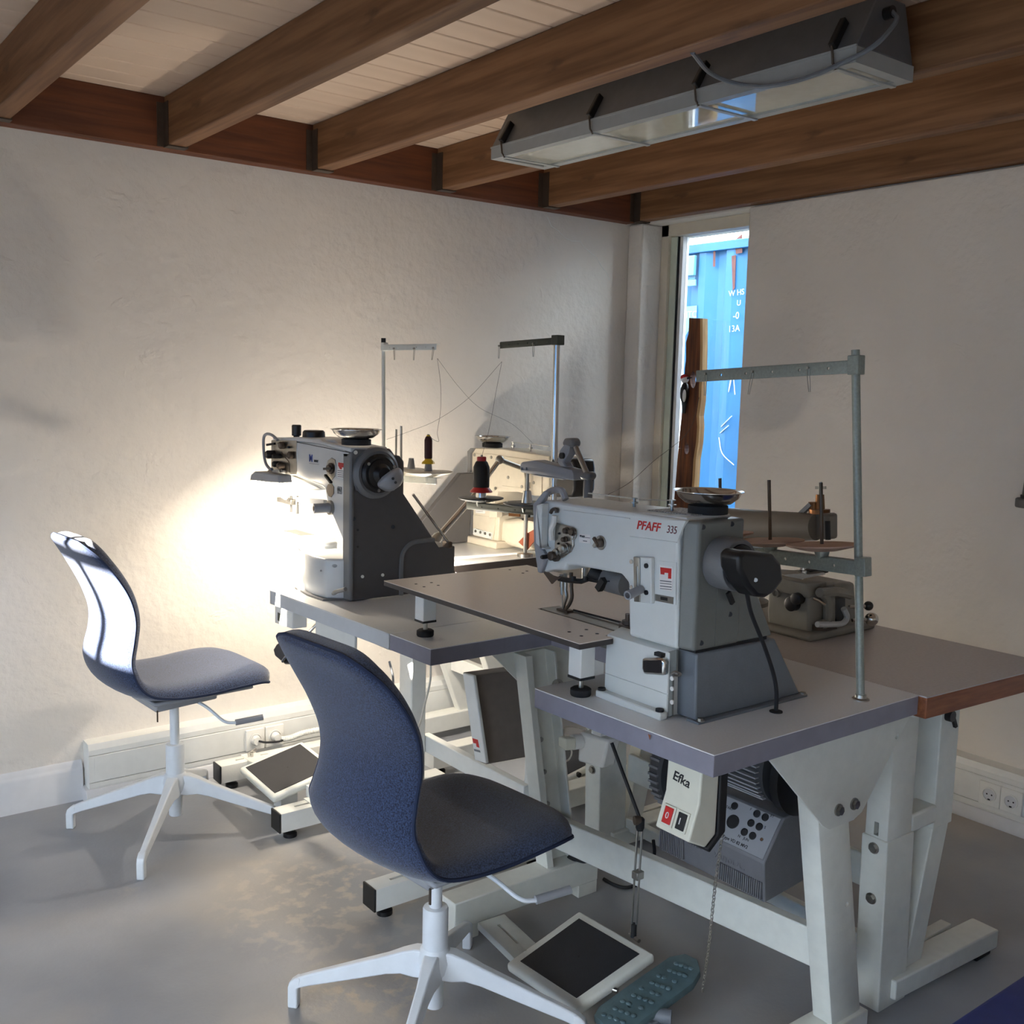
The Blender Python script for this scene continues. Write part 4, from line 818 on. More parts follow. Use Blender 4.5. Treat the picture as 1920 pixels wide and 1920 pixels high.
put('guide_knob', G().lathe(F(835, 1500, FX2+.03), (0, 0, 1), [(.022, 0), (.022, .006), (.012, .008), (.012, .02), (.006, .022)], 20), inkb, t)
f4('dial_block', [(595, 1395), (650, 1405), (650, 1480), (590, 1482)], .03, cream, t, bev=.003)
f4('picture_plate', [(700, 1410), (785, 1420), (785, 1475), (700, 1470)], .004, brass, t)
put('foot_block', G().box(tuple(F(980, 1760)+V((0, 0, -.0))), tuple(F(820, 1720)+V((.06, 0, .0)))), white, t, bev=.005)
put('side_cover', G().prism([(2.10, 3.475, .803), (2.43, 3.475, .803), (2.45, 3.475, 1.09), (2.38, 3.475, 1.09)], (0, -.03, 0)), m1d, t, bev=.004)
guide(t, F(728, 980, FX2+.05), F(865, 930, FX2+.05), .035); guide(t, F(858, 995, FX2+.05), F(1000, 948, FX2+.05), .035)
dq = ax(923, 842, 2.52); dish((dq.x, dq.y, F(560, 963).z-.001), 'round steel dish on top of the cream machine', .068)
lt = tag(put('leather_scrap', G().prism([F(x, y, FX2-.015) for x, y in ((772, 1665), (830, 1605), (915, 1555), (905, 1640), (838, 1725))], (-.003, .0, 0)), leather), 'brown leather strip hanging from the cream machine bed', 'leather strip')

# ------------------------------------------------------------------ skiving machine and patching machine on the beech-edged table
KX, KY = 2.255, 1.635
F = lambda x, y, X=KX: ax(*cs(x, y), X); E2 = lambda x, y, Y=KY: ay(*cs(x, y), Y)
sp = 'skiver_paint'
t = thing('skiving_machine', 'small grey skiving machine with hoses on the beech-edged table', 'leather skiver', (2.36, 1.75, .80))
put('bed', G().box((2.235, 1.61, .80), (2.53, 1.90, .822)), sp, t, bev=.008)
put('gearbox', G().prism([F(x, y) for x, y in ((310, 1170), (540, 1180), (692, 1200), (692, 1660), (300, 1580), (290, 1440))], (.12, 0, 0)), sp, t, bev=.008)
put('top_block', G().prism([E2(x, y) for x, y in ((650, 1180), (865, 1165), (865, 1225), (760, 1240), (755, 1300), (690, 1330))], (0, .12, 0)), sp, t, bev=.004)
rb_ = [E2(x, y, KY+.03) for x, y in ((860, 1230), (1000, 1180), (1130, 1170), (1150, 1600), (1050, 1640), (860, 1640))]
put('rear_body', G().prism([V((p.x, p.y, max(p.z, .801))) for p in rb_], (0, .18, 0)), sp, t, bev=.01)
gw = E2(870, 1470, KY); put('grinding_wheel', G().lathe(V((gw.x, KY+.002, gw.z)), (0, 1, 0), [(.012, -.006), (.014, 0), (.046, .002), (.046, .026), (.014, .028)], 36), blackp, t)
put('wheel_guard', G().prism([E2(x, y, KY+.012) for x, y in ((900, 1330), (1040, 1310), (1040, 1590), (960, 1600))], (0, .016, 0)), blackp, t, bev=.003)
put('hose', G().tube(spline([E2(x, y, KY-.015) for x, y in ((790, 1260), (850, 1310), (870, 1420), (860, 1550), (800, 1570))]), .0125, 10), sp, t); put('hose', G().tube(spline([E2(x, y, KY-.02) for x, y in ((790, 1270), (920, 1260), (1010, 1270), (1080, 1290))]), .013, 10), sp, t)
put('curved_arm', G().tube(spline([E2(x, y, KY-.025) for x, y in ((770, 1570), (900, 1570), (1010, 1560), (1050, 1500), (1020, 1420))]), .008, 10), m1w, t)
put('serrated_rack', G().prism([E2(x, y, KY-.02) for x, y in ((760, 1580), (950, 1590), (970, 1640), (760, 1630))], (0, .012, 0)), steel_dk, t)
knob(t, F(395, 1270, KX), (-1, 0, 0), [(.012, 0), (.012, .012), (.008, .013), (.007, .004)], sp, 'bearing_boss'); knob(t, F(555, 1370, KX), (-1, 0, 0), [(.02, 0), (.02, .018), (.016, .02)], blackp, 'hand_knob'); knob(t, F(610, 1320, KX), (-1, 0, 0), [(.016, 0), (.016, .022), (.012, .024)], blackp, 'hand_knob')
knob(t, F(600, 1228, KX), (-1, 0, 0), [(.009, 0), (.009, .006)], steel, 'screw')
put('flywheel', G().lathe(V((2.30, 1.875, .905)), (0, 1, 0), [(.02, 0), (.055, .004), (.055, .022), (.045, .024), (.02, .01)], 32), m1d, t)
put('clamp_lever', G().tube([E2(730, 1325, KY-.01), E2(780, 1345, KY-.02), E2(850, 1385, KY-.04)], .004, 8), chrome, t)
put('guide_plate', G().prism([E2(x, y, KY-.02) for x, y in ((455, 1100), (560, 1090), (700, 1100), (840, 1080), (850, 1095), (620, 1140), (480, 1115))], (0, .05, .004)), steel, t)
put('adjuster', G().lathe(E2(625, 1140, KY), (0, 0, 1), [(.005, 0), (.005, .012), (.011, .014), (.011, .022), (.006, .024), (.006, .030), (.013, .032), (.013, .040)], 16), chrome, t)
put('presser_bracket', G().box(tuple(E2(700, 1110, KY)), tuple(E2(885, 1035, KY)+V((0, .03, 0)))), inkb, t, bev=.004)
for (x, y), r in (((1255, 1395), .013), ((1285, 1520), .0185)): c = E2(x, y, 1.58); put('ball_knob', G().sphere(c, r), chrome if r > .015 else blackp, t); put('ball_stem', G().cyl(c-V((.06, -.02, 0)), c, .005, n=8), chrome, t)
pp = 'patcher_paint'
PXX = 2.46; F = lambda x, y, X=PXX: ax(*cs(x, y), X)
t = thing('patching_machine', 'long-arm grey patching machine with brass head behind the thread discs', 'sewing machine', (2.47, 1.85, .80))
a, b = F(-60, 625), F(760, 650)
put('arm', G().tube(spline([a, a*.6+b*.4, b], 6), [.052, .051, .05, .049, .048, .047, .046, .045, .044, .043, .042, .04, .038], 24), pp, t)
put('head', G().prism([F(x, y) for x, y in ((715, 530), (735, 515), (870, 520), (872, 770), (700, 760), (720, 650))], (.05, 0, 0)), pp, t, bev=.01)
put('head_cap', G().cyl(F(790, 522, PXX+.025), F(790, 480, PXX+.025), .030, n=20), brass, t); put('spindle', G().cyl(F(795, 480, PXX+.025), F(795, 340, PXX+.025), .014, .012, 14), brass, t)
put('tension_stack', G().cyl(F(735, 480, PXX+.02), F(735, 410, PXX+.02), .015, n=14), brass, t); put('top_pin', G().cyl(F(800, 340, PXX+.025), F(800, 220, PXX+.025), .005, n=10).bar(F(755, 275, PXX+.025), F(850, 275, PXX+.025), .006, .008), steel, t)
put('lift_lever', G().bar(F(570, 565, PXX+.01), F(715, 430, PXX+.01), .016, .012), pfb, t)
put('face_bar', G().bar(F(868, 590, PXX), F(872, 770, PXX), .008, .012), inkb, t)
pc = F(60, 640); put('pillar', G().tube([(2.47, pc.y, .80), (2.47, pc.y, .95), (2.47, pc.y, pc.z)], [.06, .04, .045], 20), pp, t); put('base_flange', G().lathe((2.47, pc.y, .80), (0, 0, 1), [(.085, 0), (.085, .012), (.06, .02)], 28), pp, t)
put('lower_arm', G().tube([(2.47, pc.y, .90), F(200, 1090, PXX), F(330, 1095, PXX)], [.03, .020, .014], 14), pp, t)

# ================================================================== THREAD STANDS
def stand(label, X, base, top, r, armA, armB, ah, trayA, trayB, discs, rods, mats, disc_r, drop=0, loops=(), dx=0):
    """pole from base pixel-free point to pixel top on the plane x = X; arms and discs traced on the same plane"""
    pm, am, dm = mats; t = thing('thread_stand', label, 'thread stand', base)
    B = V(base); T = ax(*top, X); upv = (T-B).normalized()
    pole = put('pole', G().cyl(B, T, r, n=18), pm, t)
    put('pole_foot', G().lathe(B, (0, 0, 1), [(r*2.1, 0), (r*2.1, .003), (r*1.4, .005), (r*1.3, .012)], 24), steel, t)
    a, b = ax(*armA, X), ax(*armB, X)
    arm = put('eyelet_arm', G().bar(a-V((r*1.15, 0, 0)), b-V((r*1.15, 0, 0)), .0035, ah), am, t, bev=.001)
    put('arm_lip', G().bar(a+upv*ah/2, b+upv*ah/2, r*2.0, .002, upv), am, arm)
    put('clamp', G().bar(a+upv*.004-V((0, 0, ah*.75)), a+upv*(ah*.9), r*3, r*3.0, (0, 1, 0)), am, arm, bev=.002)
    for (x, y) in loops:
        c = ax(x, y, X)-V((r*1.15+.003, 0, 0)); s = .0032; L = .048*ah/.026; tilt = random.uniform(-.2, .25)
        pts = [c+V((0, -s, 0)), c+V((0, -s+tilt*L*.5, -L*.5)), c+V((0, -s*.6+tilt*L, -L)), c+V((0, s*.6+tilt*L, -L)), c+V((0, s+tilt*L*.5, -L*.5)), c+V((0, s, 0))]
        put('wire_eyelet', G().tube(pts, .0009, 5, closed=True), steel, arm); put('eyelet_screw', G().cyl(c+V((.002, 0, .002)), c+V((-.004, 0, .002)), .003, n=8), steel, arm)
    n = (b-a).length
    hg_ = G()
    for k in range(5): q = a.lerp(b, .14+.17*k)-V((r*1.15, 0, 0)); hg_.cyl(q+V((.01, 0, 0)), q-V((.01, 0, 0)), ah*.12, n=12)
    cut(arm, hg_)
    if trayA:
        X = X+dx; a, b = ax(*trayA, X), ax(*trayB, X); tr = put('tray_arm', G().bar(a-V((r*1.15, 0, 0)), b-V((r*1.15, 0, 0)), .0035, ah*1.1), am, t, bev=.001)
        put('arm_lip', G().bar(a+upv*ah*.55, b+upv*ah*.55, r*2.4, .002, upv), am, tr)
        put('clamp', G().bar(a-upv*ah*.6, a+upv*ah*.9, r*3, r*3, (0, 1, 0)), am, tr, bev=.002)
        hg_ = G()
        for k in range(4): q = a.lerp(b, .2+.2*k)-V((r*1.15, 0, 0)); hg_.cyl(q+V((.01, 0, 0)), q-V((.01, 0, 0)), ah*.13, n=12)
        cut(tr, hg_)
        if dx: put('tray_link', G().bar(B+(T-B)*((a.z-B.z)/(T.z-B.z)), a, .012, .012), am, tr)
    out = []
    for (x, y), (rx, ry) in zip(discs, rods):
        c = ax(x, y, X); d = put('disc', G().lathe(c, upv, [(disc_r*.45, -.012), (disc_r*.9, -.004), (disc_r, -.001), (disc_r, .002), (disc_r*.97, .0025)], 40), dm, t)
        put('disc_neck', G().cyl(c-upv*.03, c-upv*.010, .012, .018, 16), am if am != chrome else blackp, d)
        q = ax(rx, ry, X); put('spool_pin', G().cyl(c, V((c.x, c.y, c.z))+upv*(q-c).length, .004, n=10), steel if pm != mgreen else pinb, d); out.append((c, upv))
    return t, out
# stand of the red-lettered machine (leans)
stand('grey-green thread stand with tan discs at the beech-edged table', 1.906, (1.906, 1.238, .80), (1604, 656), .0088, (1606, 688), (1311, 706), .027, (1618, 1066), (1395, 1036),
      [(1541, 1022), (1444, 1014), (1352, 1000)], [(1538, 905), (1443, 900), (1357, 897)], (mgreen, mgreen, felt), .077, loops=((1330, 703), (1418, 699), (1522, 692)))
t, D1 = stand('thin grey thread stand rising behind the dark-sided machine', 1.70, (1.70, 2.895, .80), (719, 634), .006, (721, 652), (822, 651), .018, (724, 896), (822, 902),
      [(803, 885), (752, 880)], [(808, 815), (771, 808)], (frame, frame, discw), .077, loops=((744, 655), (782, 655), (818, 654)), dx=.055)
put('pole_cap', G().cyl(ax(719, 642, 1.70), ax(719, 634, 1.70), .0075, n=14), inkb, t)
for x in (742, 771): c = ax(x, 872, 1.75); put('spool_cone', G().cyl(c-V((0, 0, .012)), c+V((0, 0, .022)), .013, .008, 14), lampg, t)
put('spool_pin', G().cyl(ax(742, 870, 1.75), ax(743, 805, 1.75), .0035, n=8), steel, t)
t, D2 = stand('chrome thread stand with black discs between the machines', 1.965, (1.965, 2.35, .80), (1044, 640), .0095, (1046, 640), (943, 648), .02, (1040, 962), (880, 948),
      [(902, 934), (988, 944)], [(905, 853), (984, 868)], (chrome, greend, blackp), .074, loops=((943, 650), (1007, 646)))
c, u = D2[1]; put('cone_holder', G().cyl(c, c+u*.04, .018, .012, 18), chrome, t); put('tube', G().cyl(c+u*.04, c+u*.10, .006, n=12), glass, t)
# thread spools
c, u = D1[0]; t = thing('thread_spool', 'maroon thread spool on yellow base on the cream disc', 'thread spool', c)
put('cone_foot', G().cyl(c+u*.003, c+u*.03, .013, .010, 16), lampg, t); put('yellow_flange', G().lathe(c+u*.026, u, [(.021, 0), (.019, .006), (.012, .012), (.010, .02)], 24), yellow, t)
put('thread', G().lathe(c+u*.042, u, [(.0115, 0), (.0125, .004), (.0125, .058), (.010, .066), (.007, .07)], 24), threadr, t); put('yellow_tip', G().cyl(c+u*.111, c+u*.116, .006, n=12), yellow, t)
c, u = D2[0]; t = thing('thread_spool', 'large black thread cone with red ends on the black disc', 'thread spool', c)
put('core', G().cyl(c+u*.003, c+u*.02, .018, .016, 18), chrome, t); put('red_flange', G().lathe(c+u*.016, u, [(.037, .004), (.036, .008), (.027, .018), (.026, .02)], 32), redth, t)
put('thread', G().lathe(c+u*.036, u, [(.026, 0), (.0268, .004), (.0268, .066), (.02, .082), (.016, .086)], 32), threadb, t); put('red_cap', G().lathe(c+u*.120, u, [(.0155, 0), (.0155, .014), (.013, .016)], 24), redth, t)
# loose threads
def thread(label, pts): return tag(put('thread', G().tube(spline(pts, 8), .00055, 4), threadl), label, 'thread')
e1 = ax(820, 672, 1.69); thread('fine thread from the thin stand down to the maroon spool', [e1, ax(826, 720, 1.69), ax(826, 770, 1.69), ax(820, 810, 1.69), ax(822, 828, 1.69), D1[0][0]+D1[0][1]*.112])
thread('fine thread sagging from the thin stand to the cream machine', [e1, ax(860, 725, 1.95), ax(900, 765, 2.2), ax(960, 795, 2.4), ax(1000, 832, 2.5)])
e2 = ax(941, 678, 1.955); thread('fine thread from the chrome stand to the dark-sided machine', [e2, ax(880, 745, 1.85), ax(820, 787, 1.75), ax(770, 808, 1.65), ax(725, 824, 1.55)])
thread('fine thread from the chrome stand down to the black cone', [e2, ax(930, 735, 1.96), ax(922, 780, 1.96), ax(914, 818, 1.96), D2[0][0]+D2[0][1]*.136])
thread('fine thread running from the window side to the red-lettered machine', [ax(1311, 745, 1.90), ax(1290, 810, 1.86), ax(1225, 865, 1.72), ax(1180, 905, 1.60), ax(1135, 930, 1.54)])

# ================================================================== LAMPS
def area(name, loc, d, power, sx, sy, parent, col=(1, .89, .74)):
    l = bpy.data.lights.new(name, 'AREA'); l.shape = 'RECTANGLE'; l.size = sx; l.size_y = sy; l.energy = power; l.color = col
    o = bpy.data.objects.new(name, l); COL.objects.link(o); o.location = V(loc)-ORG[parent]; o.rotation_euler = V(d).to_track_quat('-Z', 'Y').to_euler(); o.parent = parent; return o
# LED bar at the dark-sided machine
a, b = ax(474, 893, 1.40), ax(522, 895, 1.40); t = thing('work_lamp', 'lit LED lamp head on the dark-sided machine', 'lamp', b)
hd = [ax(x, y, 1.375) for x, y in ((468, 901), (470, 890), (477, 884), (522, 891), (524, 906), (505, 905))]
put('lamp_head', G().prism(hd, (.045, 0, 0)), lampg, t, bev=.004)
z0 = min(p.z for p in hd)
dn = [ax(x, y, 1.378) for x, y in ((470, 902), (522, 907), (521, 909), (470, 904))]; put('led_strip', G().prism(dn, (.039, 0, 0)), LED, t)
put('joint', G().cyl(ax(517.5, 888.3, 1.428), ax(517.5, 888.3, 1.4505), .0145, n=18), steel, t)
m = (ax(470, 904, 1.397)+ax(522, 909, 1.397))/2; area('lamp_light', m-V((0, 0, .006)), (.75, .12, -1), 3.8, .14, .035, t, (1, .90, .76)).data.spread = math.radians(178)
# tubular lamp at the corner table
pts = [ay(822, 1006, 3.0), ay(880, 940, 3.0), ay(937, 862, 3.0), ay(985, 880, 3.0)]
t = thing('work_lamp', 'jointed chrome work lamp shining on the corner table', 'lamp', (2.42, 3.06, .80))
put('arm', G().cyl(pts[0], pts[1], .0115, n=16), chrome, t); put('arm', G().cyl(pts[1], pts[2], .009, n=14), chrome, t); put('arm', G().cyl(pts[2], pts[3], .009, n=14), steel, t)
put('post', G().tube([pts[3], V((2.42, 3.06, 1.10)), V((2.42, 3.06, .80))], .008, 10), steel, t); put('base', G().lathe((2.42, 3.06, .80), (0, 0, 1), [(.03, 0), (.03, .012), (.012, .016)], 20), steel, t)
for p in (pts[1], pts[2]): put('joint', G().sphere(p, .017, (1, .8, 1)), steel, t)
d = (pts[0]-pts[1]).normalized(); put('lamp_head', G().lathe(pts[0]-d*.01, d, [(.013, 0), (.019, .012), (.020, .04), (.017, .042)], 24), steel, t)
put('led_lens', G().lathe(pts[0]+d*.03, d, [(.017, 0), (.017, .003), (.012, .006)], 20), LED, t)
pl_ = bpy.data.lights.new('lamp_light', 'POINT'); pl_.energy = 9; pl_.shadow_soft_size = .018; pl_.color = (1, .90, .76)
po_ = bpy.data.objects.new('lamp_light', pl_); COL.objects.link(po_); po_.location = pts[0]+d*.06-ORG[t]; po_.parent = t
# grey jointed lamp at the cut-out table
t = thing('work_lamp', 'grey rectangular lamp head on a jointed arm above the red-lettered machine', 'lamp', (1.895, 2.14, .80))
H = lambda x, y: ax(*c9(x, y), 1.88)
lh_ = put('lamp_head', G().prism([H(x, y) for x, y in ((920, 625), (945, 590), (1110, 568), (1590, 690), (1610, 740), (1612, 830), (1520, 822), (1100, 752), (925, 722))], (.045, 0, 0)), lampg, t, bev=.005)
put('head_underside', G().prism([H(x, y) for x, y in ((1080, 752), (1480, 812), (1480, 822), (1080, 762))], (.038, 0, 0)), LEDS, t)
for x in (960, 1020): cut(lh_, G().prism([H(x-20, 660)+V((.006, 0, 0)), H(x+20, 665)+V((.006, 0, 0)), H(x+20, 700)+V((.006, 0, 0)), H(x-20, 695)+V((.006, 0, 0))], (-.03, 0, 0)))
put('bracket', G().prism([H(x, y) for x, y in ((1400, 590), (1430, 440), (1500, 350), (1560, 380), (1545, 480), (1480, 590), (1520, 660), (1440, 650))], (.03, 0, 0)), lampg, t, bev=.004)
put('bracket_screw', G().cyl(H(1480, 510)+V((.0, 0, 0)), H(1480, 510)-V((.008, 0, 0)), .009, n=12), inkb, t)
put('joint', G().prism([H(x, y) for x, y in ((1460, 350), (1490, 285), (1590, 282), (1615, 340), (1600, 400), (1480, 390))], (.03, 0, 0)), m1g, t, bev=.006)
put('arm', G().cyl(H(1590, 400)+V((.015, 0, 0)), H(1745, 770)+V((.015, 0, 0)), .0078, n=14), steel, t)
put('joint', G().prism([H(x, y) for x, y in ((1685, 770), (1740, 715), (1800, 720), (1820, 780), (1790, 830), (1700, 820))], (.03, 0, 0)), m1g, t, bev=.006)
q = H(1750, 820)+V((.015, 0, 0)); put('sleeve', G().lathe(V((1.895, q.y, q.z-.06)), (0, 0, 1), [(.009, 0), (.013, .004), (.013, .055), (.010, .062)], 18), m1g, t); put('post', G().cyl((1.895, q.y, .80), (1.895, q.y, q.z-.05), .009, n=14), steel, t); put('base', G().lathe((1.895, q.y, .80), (0, 0, 1), [(.028, 0), (.028, .01), (.012, .014)], 20), blackp, t)
# fluorescent fixture in the bay between the joists
t = thing('ceiling_fixture', 'long grey industrial light fixture with clips and glass, hung between the joists', 'ceiling light', (2.17, 2.15, 2.187))
fx0, fx1, fy0, fy1, fz = 2.06, 2.288, 1.458, 2.84, 2.187
put('rim', G().box((fx0, fy0, fz), (fx1, fy0+.03, fz+.036)).box((fx0, fy1-.03, fz), (fx1, fy1, fz+.036)).box((fx0, fy0+.03, fz), (fx0+.028, fy1-.03, fz+.036)).box((fx1-.028, fy0+.03, fz), (fx1, fy1-.03, fz+.036)), fixl, t)
put('glass', G().box((fx0+.028, fy0+.03, fz+.006), (fx1-.028, fy1-.03, fz+.010)), diffuser, t, smooth=0)
put('housing', G().prism([(fx0, fy0, fz+.0365), (fx1-.004, fy0, fz+.0365), (fx1-.05, fy0, fz+.165), (fx0+.07, fy0, fz+.165)], (0, fy1-fy0, 0)), fixg, t, bev=.003)
put('seam', G().box((fx0-.003, fy0, fz+.034), (fx0+.002, fy1, fz+.039)), fixl, t)
put('mounting', G().box((fx0+.09, fy0+.3, fz+.165), (fx1-.07, fy0+.4, 2.371)).box((fx0+.09, fy1-.4, fz+.165), (fx1-.07, fy1-.3, 2.371)), steel_dk, t)
for px_, py_ in ((943, 262), (1108, 225), (1306, 168), (1563, 95)):
    yy = ax(px_, py_, fx0).y
    cl = put('clip', G().bar((fx0-.006, yy, fz+.045), (fx0+.03, yy-.004, fz+.11), .022, .016, (0, 1, 0)), blackp, t, bev=.003)
    put('clip_hook', G().tube([(fx0-.008, yy, fz+.05), (fx0-.006, yy-.004, fz+.01), (fx0+.004, yy-.006, fz-.003)], .003, 6), steel_dk, cl)
    put('glass_strap', G().bar((fx0+.004, yy-.006, fz-.002), (fx1-.002, yy-.012, fz-.002), .014, .004), fixl, cl)
put('gland', G().cyl((fx0+.10, fy0, fz+.125), (fx0+.10, fy0-.02, fz+.125), .014, n=14), blackp, t)
w_ = lambda x, y, X=2.045: ax(x, y, X)
put('supply_cable', G().tube(spline([V((1.80, w_(1298, 108, 1.80).y, 2.212)), w_(1330, 135, 1.95), w_(1375, 155, 2.03), w_(1430, 162), w_(1500, 150), w_(1575, 120), w_(1640, 85, 2.08), w_(1680, 40, 2.14), V((fx0+.10, fy0-.018, fz+.125))], 8), .0055, 8), pfb, t)

# ================================================================== UNDER THE TABLES
# drive motor with control box under the cut-out table
t = thing('drive_motor', 'grey clutch motor with round sockets panel under the cut-out table', 'motor', (1.88, 1.53, .31))
cbp = [(1.802, .309), (1.792, .407), (1.855, .496), (1.975, .50), (1.975, .325)]
bx = put('control_box', G().prism([(x, 1.378, z) for x, z in cbp], (0, .325, 0)), motg, t, bev=.004)
sl = V((1.855-1.792, 0, .496-.407)).normalized(); sn = V((-sl.z, 0, sl.x))
pn = lambda u, v: V((1.792, 1.378+u, .407))+sl*v+sn*.0008
put('socket_panel', G().prism([pn(.006, .006), pn(.17, .006), pn(.17, .104), pn(.006, .104)], sn*.001), lampg, bx)
for u, v, r in ((.118, .055, .0165), (.132, .090, .009), (.068, .094, .009), (.044, .094, .009), (.072, .069, .009), (.048, .069, .009), (.078, .044, .009), (.054, .044, .009)):
    put('round_socket', G().lathe(pn(u, v), sn, [(r, 0), (r, .003), (r*.8, .0035), (r*.75, .002)], 20), inkb, bx)
put('panel_screw', G().cyl(pn(.028, .045), pn(.028, .045)+sn*.003, .004, n=10), chrome, bx)
text('panel_print', 'Control Type VD 82 MV2', pn(.165, .012)+sn*.001, (0, -1, 0), sl, .0105, inkb, bx, fat=.0002)
for u, v, s in ((.158, .078, 'START'), (.155, .055, '82'), (.09, .095, 'F'), (.034, .10, 'I/T'), (.036, .07, 'S'), (.09, .028, 'N'), (.074, .028, 'JUN')): text('panel_print', s, pn(u, v)+sn*.001, (0, -1, 0), sl, .009, inkb, bx)
text('embossed_name', 'VarioDC', V((1.7945, 1.378+.15, .365)), (0, -1, 0), (.1, 0, 1), .026, motg, bx, ext=.001, shear=.1); text('embossed_name', 'efka', V((1.7945, 1.378+.235, .365)), (0, -1, 0), (.1, 0, 1), .03, motg, bx, ext=.001, shear=.2)
for k in range(22): put('vent_fin', G().box((1.792, 1.383+k*.006, .318), (1.803, 1.386+k*.006, .358)), motg, bx)
for k in range(14): put('vent_fin', G().box((1.792, 1.62+k*.0058, .318), (1.803, 1.623+k*.0058, .372)), motg, bx)
mb = V((1.885, 1.40, .605))
put('motor_body', G().cyl(mb, mb+V((0, .27, 0)), .088, n=40), motd, t)
for k in range(15):
    a = math.radians(112+k*8.4); p = mb+V((math.cos(a)*.088, 0, math.sin(a)*.088)); put('cooling_rib', G().box((p.x-.012, p.y+.01, p.z-.0014), (p.x+.006, p.y+.26, p.z+.0014)), lampg, t)
put('belt_guard', G().lathe(mb+V((.03, -.03, -.02)), (0, 1, 0), [(.08, 0), (.095, .006), (.095, .028), (.05, .03)], 40), blackp, t)
fc = V((1.86, 1.672, .52)); put('fan_cowl', G().lathe(fc, (0, 1, 0), [(.10, 0), (.108, .006), (.108, .03), (.095, .045), (.05, .048)], 40), motd, t)
for k in range(16): a = math.radians(100+k*10); put('cowl_fin', G().box((fc.x+math.cos(a)*.108-.003, fc.y+.004, fc.z+math.sin(a)*.108-.003), (fc.x+math.cos(a)*.108+.003, fc.y+.034, fc.z+math.sin(a)*.108+.003)), motg, t)
put('hanger_bracket', G().box((1.84, 1.45, .69), (1.93, 1.60, .757)), motd, t, bev=.004)
put('hanger_link', G().box((1.86, 1.665, .62), (1.90, 1.70, .757)), motd, t, bev=.004)
# power switch
swy0, swy1 = ax(1315, 1452, 1.43).y, ax(1251, 1430, 1.43).y
t = thing('power_switch', 'cream Efka switch box with red and black rocker under the table edge', 'switch', (1.45, (swy0+swy1)/2, .58))
sp_ = [(1.432, .757), (1.428, .672), (1.403, .604), (1.452, .580), (1.480, .60), (1.482, .757)]
put('housing', G().prism([(x, swy0, z) for x, z in sp_], (0, swy1-swy0, 0)), efkac, t, bev=.004, seg=3)
put('back_plate', G().prism([(1.4825, swy0-.003, .757), (1.4825, swy0-.003, .60), (1.453, swy0-.003, .578), (1.462, swy0-.003, .568), (1.505, swy0-.003, .60), (1.505, swy0-.003, .757)], (0, swy1-swy0+.006, 0)), inkb, t, bev=.003)
sl2 = V((1.428-1.403, 0, .672-.604)).normalized(); sn2 = V((-sl2.z, 0, sl2.x)); W = swy1-swy0
pq = lambda u, v: V((1.403, swy0+u*W, .604))+sl2*v+sn2*.0006
for u, m, ch in ((.70, red, '0'), (.30, inkb, 'I')):
    put('bezel', G().prism([pq(u-.17, .010), pq(u+.17, .010), pq(u+.17, .050), pq(u-.17, .050)], sn2*.0025), efkac, t, bev=.0008)
    rk = put('rocker', G().prism([pq(u-.12, .014)+sn2*.002, pq(u+.12, .014)+sn2*.002, pq(u+.12, .046)+sn2*.002, pq(u-.12, .046)+sn2*.002], sn2*.003), m, t, bev=.001)
    text('rocker_mark', ch, pq(u+.05, .024)+sn2*.0055, (0, -1, 0), sl2, .018, paper, rk)
text('name_print', 'Efka', V((1.4292, swy0+W*.82, .700)), (0, -1, -.12), (0, 0, 1), .027, inkb, t, shear=.15, fat=.0004)
# chain and treadle linkage
pts = [ax(1359, 1500, 1.522), ax(1353, 1570, 1.55), ax(1341, 1660, 1.60), ax(1328, 1780, 1.66), ax(1318, 1850, 1.69), ax(1317, 1872, 1.69)]
CH = spline(pts, 12); dist = [0]
for i in range(1, len(CH)): dist.append(dist[-1]+(CH[i]-CH[i-1]).length)
g = G(); L = .0115; s = 0; k = 0
while s < dist[-1]-L:
    i = max(j for j in range(len(dist)) if dist[j] <= s); c = CH[i]+(CH[min(i+1, len(CH)-1)]-CH[i])*((s-dist[i])/max(1e-6, dist[min(i+1, len(CH)-1)]-dist[i]))
    d = (CH[min(i+1, len(CH)-1)]-CH[max(i-1, 0)]).normalized(); sd_ = V((1, 0, 0)) if k % 2 else V((0, 1, 0)); sd_ = (sd_-d*sd_.dot(d)).normalized()
    g.tube([c+d*(math.cos(a)*L*.62)+sd_*(math.sin(a)*.0036) for a in [2*PI*j/8 for j in range(8)]], .0011, 4, closed=True); s += L*.92; k += 1
t = put('pull_chain', g, steel); t['kind'] = 'stuff'; tag(t, 'thin steel link chain hanging from the motor to the teal treadle', 'chain')
t = thing('pedal_linkage', 'thin steel linkage with black joint rising from the square pedal', 'linkage', az(1186, 1752, .11))
r0, r1, r2 = ax(1188, 1748, 1.71), ax(1200, 1548, 1.71), ax(1147, 1393, 1.71)
for dx in (-.004, .004): put('rod', G().cyl(r0+V((dx, -dx, 0)), r1+V((dx, -dx, 0)), .0028, n=8), steel, t)
put('rod_joint', G().lathe(r1-V((0, 0, .012)), (0, 0, 1), [(.008, 0), (.011, .008), (.011, .028), (.008, .032)], 14), inkb, t); put('joint_eye', G().cyl(r1+V((-.014, .006, .014)), r1+V((.0, 0, .014)), .011, n=14), steel_dk, t)
put('push_rod', G().cyl(r1+V((0, 0, .015)), r2, .0045, n=10), inkb, t); put('rod_clamp', G().box(tuple(ax(1196, 1640, 1.71)-V((.012, .010, .010))), tuple(ax(1196, 1640, 1.71)+V((.012, .010, .010)))), steel, t, bev=.002)
